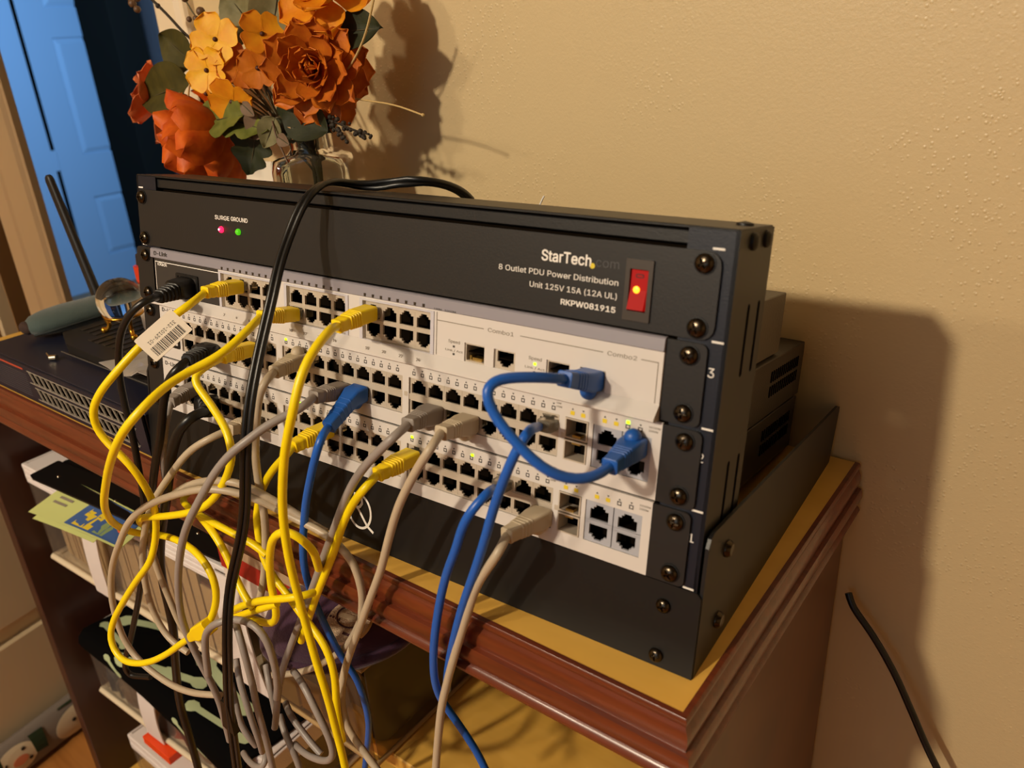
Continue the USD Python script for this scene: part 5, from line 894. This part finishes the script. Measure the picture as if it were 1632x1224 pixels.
# ------------------------------------------------------------------ clear zip bags and other things on the shelves
WT = M("white_webbing_cloth", (226, 218, 216), 0.7, bump=(600, 0.4))
CREAM = M("cream_piping", (222, 206, 178), 0.5)
VIN = vinyl_material("clear_vinyl", (0.93, 0.91, 0.88), 0.07)
VIN2 = vinyl_material("brown_tint_clear_plastic", (0.62, 0.54, 0.36), 0.06, 0.2)
def zbag(name, label, x0, x1, y0, y1, z0, z1, yaw=0.0, straps=()):
    c, s = math.cos(math.radians(yaw)), math.sin(math.radians(yaw))
    t = Thing(name, label, "storage bag", (x0, y0, z0), np.array([[c, -s, 0], [s, c, 0], [0, 0, 1]]), np.array([x0, y0, z0]) - np.array([[c, -s, 0], [s, c, 0], [0, 0, 1]]) @ np.array([x0, y0, z0]))
    def wall(axis, a):
        n = 14; g = np.zeros((6, n, 3))
        for i in range(6):
            for j in range(n):
                u, v = j/(n-1), i/5
                bulge = 5*math.sin(math.pi*u)*math.sin(math.pi*v)+2.5*(meshkit.noise(np.array([u*7+a, v*4, x0*0.01]))-0.5)*(0 < v < 1)
                g[i, j] = (x0+(x1-x0)*u, a-bulge if a == y0 else a+bulge*0.4, z0+4+(z1-z0-8)*v) if axis == "y" else (a+(bulge if a == x1 else -bulge), y0+(y1-y0)*u, z0+4+(z1-z0-8)*v)
        return sheet(g, 0.6)
    t.part("front_window", wall("y", y0+2), VIN, smooth=60, label="clear vinyl front"); t.part("side_window", wall("x", x0+2), VIN, smooth=60, label="clear vinyl side"); t.part("side_window", wall("x", x1-2), VIN, smooth=60, label="clear vinyl side")
    t.part("lid", bx(x0+4, x1-4, y0+4, y1-4, z1-6, z1-2, 1), WT, label="white cloth lid")
    for k in range(4): t.part("zip_band", bx(x0, x1, y0-0.8*(k % 2), y0+6, z1-30+7.2*k, z1-30+7.2*k+6.6, 1.2), WT, label="white zip band")
    for x in (x0, x1): t.part("side_band", bx(x-1.5, x+1.5, y0, y1, z1-30, z1-2, 1), WT)
    for (a, b) in (((x0, y0), (x1, y0)), ((x1, y0), (x1, y1)), ((x0, y0), (x0, y1))):
        t.part("bottom_piping", tube([(a[0], a[1], z0+4), ((a[0]+b[0])/2, (a[1]+b[1])/2, z0+3.4), (b[0], b[1], z0+4)], 4.0, 8, 20), CREAM, smooth=True)
    t.part("bottom", bx(x0+3, x1-3, y0+3, y1-3, z0+0.4, z0+2), CREAM)
    for k, (xa, xb, w) in enumerate(straps):
        g = np.array([[[xa+(xb-xa)*i/8-w/2+w*j/4, y0-5.5-4*math.sin(math.pi*i/8), z1-4-(z1-z0-4)*i/8] for j in range(5)] for i in range(9)])
        t.part("strap", sheet(g, 1.6), WT, smooth=50, label="white webbing strap")
    return t
zbag("zip_storage_bag", "clear zip bag of old books with white trim, on the upper shelf at left", -934, -500, 33, 255, -299.5, -150, 1.8, [(-772, -798, 34), (-512, -500, 46)])
r = random.Random(3); x = -924
BOOKC = [M("book_tan", (176, 148, 112), 0.7, var=(30, (140, 116, 90))), M("book_brown", (118, 92, 70), 0.7, var=(24, (88, 70, 56))), M("book_cream", (206, 180, 138), 0.7), M("book_maroon", (92, 36, 36), 0.6), M("book_grey", (112, 100, 92), 0.7, var=(40, (70, 62, 58)))]
NB = ["maroon", "tan", "cream", "brown", "tan", "cream", "brown", "tan", "grey", "brown", "cream", "tan", "grey", "brown", "tan", "maroon", "grey", "brown"]
ORD = 'first second third fourth fifth sixth seventh eighth ninth tenth eleventh twelfth thirteenth fourteenth fifteenth sixteenth seventeenth eighteenth nineteenth twentieth twenty-first twenty-second twenty-third twenty-fourth'.split()
CI = {"tan": 0, "brown": 1, "cream": 2, "maroon": 3, "grey": 4}
k = 0
while x < -540:
    n = NB[k % len(NB)]; w = r.uniform(12, 30) if n != "cream" else r.uniform(6, 9); h = r.uniform(98, 112)
    t = Thing("old_book", f"{n} old book in the upper clear zip bag, {ORD[k]} from its left end", "book", (x, 60, -297), group="old books in the upper zip bag")
    t.part("cover", bx(x, x+w-1, 50, 210, -297, -297+h, 0.8), BOOKC[CI[n]]); t.part("pages", bx(x+1.5, x+w-2.5, 48.6, 206, -295, -299+h), BOOKC[2])
    x += w; k += 1
zbag("zip_storage_bag", "clear zip bag of folded fabric on the lower shelf under the bone-print shirt", -925, -520, 32, 250, -533.5, -420, 1.5, [(-760, -776, 38)])
fb = Thing("folded_fabric", "brown-grey folded fabric inside the lower clear zip bag", "fabric", (-740, 140, -531))
FBM = [M("fabric_brown_grey", (112, 96, 84), 0.85, var=(14, (78, 62, 54))), M("fabric_maroon", (100, 50, 44), 0.85, var=(18, (70, 40, 36))), M("fabric_dark_blue", (46, 52, 66), 0.85)]
for i, (xa, xb, m) in enumerate(((-915, -880, 2), (-878, -780, 0), (-778, -700, 1), (-698, -640, 0), (-638, -532, 0))):
    g = np.array([[[xa+(xb-xa)*j/6, 50-7*math.sin(j*1.3+v*0.7), -531+88*v/7] for j in range(7)] for v in range(8)])
    fb.part("fold", sheet(g, 8), FBM[m], smooth=60)
fb.part("stack", bx(-915, -532, 60, 240, -531, -446, 4), FBM[0])
br = Thing("orange_packet", "bright orange packet edge sticking out under the lower zip bag's strap", "packet", (-770, 20, -548))
br.part("sleeve", bx(-800, -735, 22, 60, -549, -536, 0.6), M("bright_orange_card", (232, 70, 16), 0.5))
b3 = zbag("zip_storage_bag", "clear zip bag with white lid on the bottom board", -890, -470, 34, 250, -719.5, -598, 0.0, [])

# black shirt with pale bones
SH = M("black_shirt_cloth", (8, 8, 9), 0.95, spec=0.05, bump=(700, 0.2)); BONE = M("pale_green_bone_print", (176, 190, 150), 0.8)
shirt = Thing("black_shirt", "black folded shirt with pale green bone print lying on the lower zip bag", "shirt", (-720, 60, -418))
def shz(x, y):
    over = max(0.0, (34-y)); return -416+16*math.sin((x+900)*0.012)*0.6+5*meshkit.noise(np.array([x*0.02, y*0.03, 1.0]))
def shp(u, v):     # u 0..1 along x, v 0..1 from the back to the front hem, which hangs over
    x = -905+(345+30*math.sin(v*3))*u; s = 260*v
    if s < 205: y, z = 232-s, shz(x, 232-s)
    else: y, z = 27-7*math.sin((s-205)/18), shz(x, 30)-(s-205)*1.0*(0.55+0.6*u)
    return np.array([x, y, z+6])
shirt.part("cloth", sheet(np.array([[shp(i/26, j/18) for j in range(19)] for i in range(27)]), 5), SH, smooth=60)
def decal(poly, n=1):
    out = []
    P = poly.simplify(0.004)
    e = trimesh.creation.extrude_polygon(P, 1.0, engine="earcut").subdivide().subdivide(); v = np.array(e.vertices); w = np.array([shp(a, b) for a, b in v[:, :2]])
    up = np.array([np.cross(shp(a+0.01, b)-shp(a-0.01, b), shp(a, b+0.01)-shp(a, b-0.01)) for a, b in v[:, :2]]); up /= np.linalg.norm(up, axis=1, keepdims=True); up *= np.where(up[:, 2:] + (-up[:, 1:2])*0.5 < 0, -1, 1)
    return w + up*(2.6+0.5*v[:, 2:]), np.array(e.faces)
bone = lambda a, b, w: LineString([a, b]).buffer(w).union(Point(a).buffer(w*2.0)).union(Point(b).buffer(w*1.8))
for P in (bone((0.10, 0.62), (0.42, 0.50), 0.020), bone((0.05, 0.70), (0.25, 0.74), 0.012), bone((0.30, 0.80), (0.62, 0.66), 0.018), bone((0.56, 0.56), (0.82, 0.62), 0.022), bone((0.66, 0.88), (0.80, 0.97), 0.010),
          Point(0.52, 0.72).buffer(0.05).difference(Point(0.50, 0.71).buffer(0.014)).difference(Point(0.55, 0.72).buffer(0.012)), bone((0.22, 0.84), (0.30, 0.90), 0.012), bone((0.70, 0.76), (0.92, 0.72), 0.014)):
    shirt.part("bone_print", decal(P), BONE, label="pale green bone print")

# black steel rack ears lying on the upper bag, a flyer under them
for nm, lab, q in (("steel_plate", "black drilled steel plate lying on the upper zip bag, front one", [(-868, 20), (-858, 18), (-440, 52), (-440, 100), (-874, 54)]), ("steel_plate", "black drilled steel plate lying on the upper zip bag, rear one", [(-874, 62), (-866, 56), (-420, 102), (-420, 190), (-868, 96)])):
    t = Thing(nm, lab, "plate", (q[0][0], q[0][1], -149)); z = -143 if "front" in lab else -146.5
    pl = Polygon(q).buffer(2, quad_segs=3)
    hs = [(q[0][0]+34, q[0][1]+16), (q[0][0]+150, q[0][1]+25), (q[0][0]+290, q[0][1]+40)]
    for h in hs: pl = pl.difference(Point(h).buffer(2.6, quad_segs=3))
    t.part("plate", exz(pl, z, z+2.4), BLACK2)
    for h in hs: t.part("rivet", sphere((h[0], h[1], z+1.6), 2.3, 1), M("bright_steel", (200, 190, 170), 0.25, metal=1.0), smooth=True)
fl = Thing("flyer", "folded pale green printed flyer hanging over the front of the upper zip bag", "flyer", (-760, 22, -148))
FT = np.array([[-886, 8, -194], [-640, 4, -152], [-640, 46, -139.5], [-812, 42, -141]], float)
def fpt(u, v): a = FT[0]*(1-u)+FT[1]*u; b = FT[3]*(1-u)+FT[2]*u; p = a*(1-v)+b*v; return p+np.array([0, 0, 2.5*math.sin(3*u)*(1-v)])
GRN = M("pale_green_paper", (186, 192, 120), 0.6)
fl.part("paper", sheet(np.array([[fpt(i/10, j/4) for j in range(5)] for i in range(11)]), 0.8), GRN, smooth=40)
fl.part("paper", sheet(np.array([[fpt(i/10, j/4)+[4, 1, -5-4*(1-j/4)] for j in range(5)] for i in range(8)]), 0.8), GRN, smooth=40)
def patch(u0, u1, v0, v1, m, nm, sk=0.0): fl.part(nm, sheet(np.array([[fpt(u0+(u1-u0)*i/3+sk*j/2, v0+(v1-v0)*j/2)+[0, -0.4, 1.0] for j in range(3)] for i in range(4)]), 0.3), m)
patch(0.42, 0.95, 0.05, 0.95, M("flyer_blue_print", (52, 84, 140), 0.6), "printed_block"); patch(0.48, 0.66, 0.1, 0.85, M("flyer_yellow_print", (206, 180, 40), 0.6), "printed_block", 0.02)
patch(0.22, 0.40, 0.72, 0.98, M("flyer_dark_print", (84, 70, 60), 0.6), "printed_block", 0.02); patch(0.70, 0.80, 0.1, 0.5, M("flyer_green_print", (120, 140, 90), 0.6), "printed_block", 0.02); patch(0.84, 0.90, 0.35, 0.7, M("flyer_orange_print", (214, 90, 40), 0.6), "printed_block")
patch(0.10, 0.26, 0.40, 0.46, INKG, "printed_line"); patch(0.11, 0.27, 0.54, 0.60, INKG, "printed_line")

# clear tote with the food box and the purple cap on it
tote = Thing("clear_tote", "scuffed clear plastic tote under the purple cap", "tote", (-405, 110, -300))
tx0, tx1, ty0, ty1, tz0, tz1 = -486, -323, 46, 182, -299.5, -182
for nm, m in (("side_window", bx(tx1-1.2, tx1, ty0+3, ty1-3, tz0+4, tz1)), ("front_window", bx(tx0+3, tx1-3, ty0, ty0+1.2, tz0+4, tz1)), ("back_window", bx(tx0+3, tx1-3, ty1-1.2, ty1, tz0+4, tz1))):
    tote.part(nm, m, VIN2)
tote.part("lid", bx(tx0, tx1, ty0, ty1, tz1, tz1+2), VIN2)
for a, b in (((tx1, ty0), (tx1, ty1)), ((tx0, ty0), (tx1, ty0))):
    tote.part("bottom_piping", tube([(a[0], a[1], tz0+3), ((a[0]+b[0])/2, (a[1]+b[1])/2, tz0+2.6), (b[0], b[1], tz0+3)], 2.6, 8, 16), M("tan_piping", (170, 140, 96), 0.4), smooth=True)
for z in (tz1,): tote.part("rim", tube([(tx0, ty0, z), (tx1, ty0, z), (tx1, ty1, z)], 2.4, 8, raw=True), M("tan_piping", (170, 140, 96), 0.4))
cont = Thing("brown_bundle", "brown paper bundle inside the clear tote", "bundle", (-400, 110, -297))
cont.part("paper", bx(-480, -330, 62, 174, -298, -205, 8), M("brown_bundle_paper", (84, 66, 34), 0.8, var=(20, (60, 46, 22))))
for k, (xa, xb, z, c) in enumerate(((-470, -440, -250, (232, 226, 206)), (-438, -405, -262, (226, 190, 30)), (-400, -370, -240, (214, 204, 180)), (-368, -344, -258, (226, 196, 40)))):
    cont.part("label_sheet", bx(xa, xb, 50+2*k, 58+2*k, -297, z, 0.5), M("bundle_sheet_%d" % k, c, 0.6), label="loose paper sheet")
fbx = Thing("food_box", "tan, red and white food box lying on the bags behind the cables", "box", (-440, 60, -180))
yb = 40
fbx.part("body", bx(-506, -362, yb, yb+110, -180, -92, 1), M("white_box_card", (226, 214, 204), 0.6))
fbx.part("red_band", bx(-506.4, -361.6, yb-0.5, yb+0.2, -140, -118), M("red_box_print", (164, 34, 24), 0.5), label="red printed band")
fbx.part("tan_panel", bx(-500, -361.6, yb-0.8, yb, -118, -78, 0.3), M("tan_box_card", (180, 152, 122), 0.6), label="tan upper panel")
fbx.part("flap", hull([(-498, yb, -92), (-372, yb, -92), (-480, yb+60, -58), (-380, yb+60, -58), (-498, yb+1, -94), (-372, yb+1, -94)]), M("tan_box_card", (180, 152, 122), 0.6))
PUR = M("purple_cap_cloth", (60, 14, 52), 0.85, bump=(500, 0.4), sheen=0.4, var=(12, (44, 8, 40)))
cp = np.array([-346.0, 50.0, -150.0])
cap = Thing("purple_cap", "dark purple knit cap with a silver round patch, on the clear tote", "cap", cp)
n1, n2 = 12, 40; g = np.zeros((n1, n2, 3))
CU, CV, CW = np.array([0.87, 0.47, 0.14]), np.array([-0.48, 0.87, 0.06]), np.array([-0.10, -0.13, 0.98])
for i in range(n1):
    th = (math.pi/2)*(i/(n1-1))
    for j in range(n2):
        ph = 2*math.pi*j/(n2-1); rr_ = math.cos(th)**0.8*(1+0.02*math.sin(5*ph+3*i))
        g[i, j] = cp + CU*70*rr_*math.cos(ph) + CV*46*rr_*math.sin(ph) + CW*(48*math.sin(th))
cap.part("crown", sheet(g[:, ::-1], 2.5), PUR, smooth=60)
cap.part("brim_roll", tube([cp+CU*70*math.cos(a)+CV*46*math.sin(a)+CW*3 for a in np.linspace(0, 2*math.pi, 40)], 6, 10, raw=True), PUR, smooth=60)
pc, pn = np.array([-301.43, 26.03, -102.0]), np.array([0.05, -0.35, 0.93]); F = frame(pn)
def dz(R0, z0, z1): return tf(tf(lathe([(0, z0), (R0, z0), (R0-0.8, z1), (0, z1)], 36), np.diag([0.8, 0.8, 1])), F, pc)
SIL = M("silver_thread_patch", (190, 166, 140), 0.45, metal=0.35, bump=(700, 0.8))
pt = cap.part("patch", dz(25, -2, 1.2), SIL, smooth=30, label="silver round patch")
cap.part("patch_ring", tf(cat([tube([(12.5*math.cos(a), 9*math.sin(a)+3, 1.5) for a in np.linspace(0.4, 5.6, 30)], 0.7, 6, raw=True)]), F, pc), M("dark_thread", (70, 40, 46), 0.8), under=pt, label="dark stitched C-shaped ring")
cap.part("patch_band", tf(bx(-10, 12, 0.6, 4.6, 1.0, 1.9), F, pc), M("pale_thread", (200, 180, 150), 0.6), under=pt)
cap.part("patch_mark", tf(cat([bx(-24+3*k, -22.4+3*k, -2.6, -0.8, 1.0, 1.6) for k in range(6)]+[bx(2, 20, -12, -10, 1.0, 1.6)]), F, pc), M("dark_thread", (70, 40, 46), 0.8), under=pt)
# wire hook and a small fold of netting between bags
nt = Thing("mesh_bag_edge", "small fold of white netting under the moulding behind the cables", "netting", (-480, 44, -100))
nt.part("netting", sheet(np.array([[[-520+10*i, 60+3*math.sin(i)+6*j, -64-10*j+4*math.sin(i*1.4)] for j in range(5)] for i in range(7)]), 2.0), M("white_netting", (214, 204, 198), 0.8, bump=(300, 0.9)), smooth=50)

# fabric draught stopper with snowmen along the foot of the open door
ds = Thing("draught_stopper", "grey fabric draught stopper with printed snowmen along the foot of the open door", "draught stopper", (0, 0, 0), DR, (-1240, 208, 0))
GY = M("grey_felt", (128, 116, 106), 0.9, bump=(500, 0.4))
ang = np.linspace(0, 2*np.pi, 25)[:-1]
ds.part("roll", sweep([(20, y, -H+40) for y in np.linspace(-600, 40, 30)], np.c_[18*np.cos(ang), 39*np.sin(ang)], ref=(1, 0, 0)), GY, smooth=60)
def dsp(a, b):   # a along y, b angle around the roll
    return np.array([20+19.0*math.cos(b), a, -H+40+40*math.sin(b)])
def dprint(poly, m, nm, lab=None, lift=0.0):
    e = trimesh.creation.extrude_polygon(poly.simplify(0.5), 1.0, engine="earcut").subdivide().subdivide(); v = np.array(e.vertices)
    w = np.array([dsp(y, z/42) for y, z in v[:, :2]]); nrm = np.array([[math.cos(z/42)/19, 0, math.sin(z/42)/40] for z in v[:, 1]]); nrm /= np.linalg.norm(nrm, axis=1, keepdims=True)
    ds.part(nm, (w+nrm*(0.3+lift+0.6*v[:, 2:]), np.array(e.faces)), m, label=lab)
SW, SG, SO, SK = M("white_felt", (214, 196, 164), 0.9), M("green_felt", (34, 50, 20), 0.9), M("orange_felt", (214, 130, 90), 0.9), M("black_felt", (40, 26, 16), 0.9)
for y0 in (-147, -337, -527):
    E_ = lambda cx, cz, a, b: affinity.scale(Point(cx, cz).buffer(1, quad_segs=8), a, b)
    dprint(E_(y0-4, -4, 46, 34), SW, "snowman_body", "white printed snowman body"); dprint(E_(y0+72, 6, 34, 30), SW, "snowman_head", "white printed snowman head", 0.1)
    dprint(Polygon([(y0+30, -26), (y0+46, -24), (y0+50, 30), (y0+34, 34)]), SG, "scarf", "green printed scarf", 0.6); dprint(Polygon([(y0+34, 34), (y0+40, 44), (y0-30, 46), (y0-34, 42)]), SG, "scarf", "green printed scarf", 0.6)
    dprint(Polygon([(y0+102, -6), (y0+122, -10), (y0+124, 34), (y0+100, 36)]), SG, "hat", "green printed hat", 0.6)
    dprint(E_(y0+76, 2, 13, 9), SO, "nose", "orange printed nose", 0.8)
    for (a, b) in ((y0+86, 20), (y0+92, -6)): dprint(E_(a, b, 3.6, 3.6), SK, "eye", None, 0.8)
    for a in (-16, -2, 12): dprint(E_(y0+a, 2, 4, 4), SK, "button", None, 0.8)
    dprint(LineString([(y0+54, 12), (y0+50, 2), (y0+54, -10)]).buffer(1.6), SK, "smile", None, 0.8)
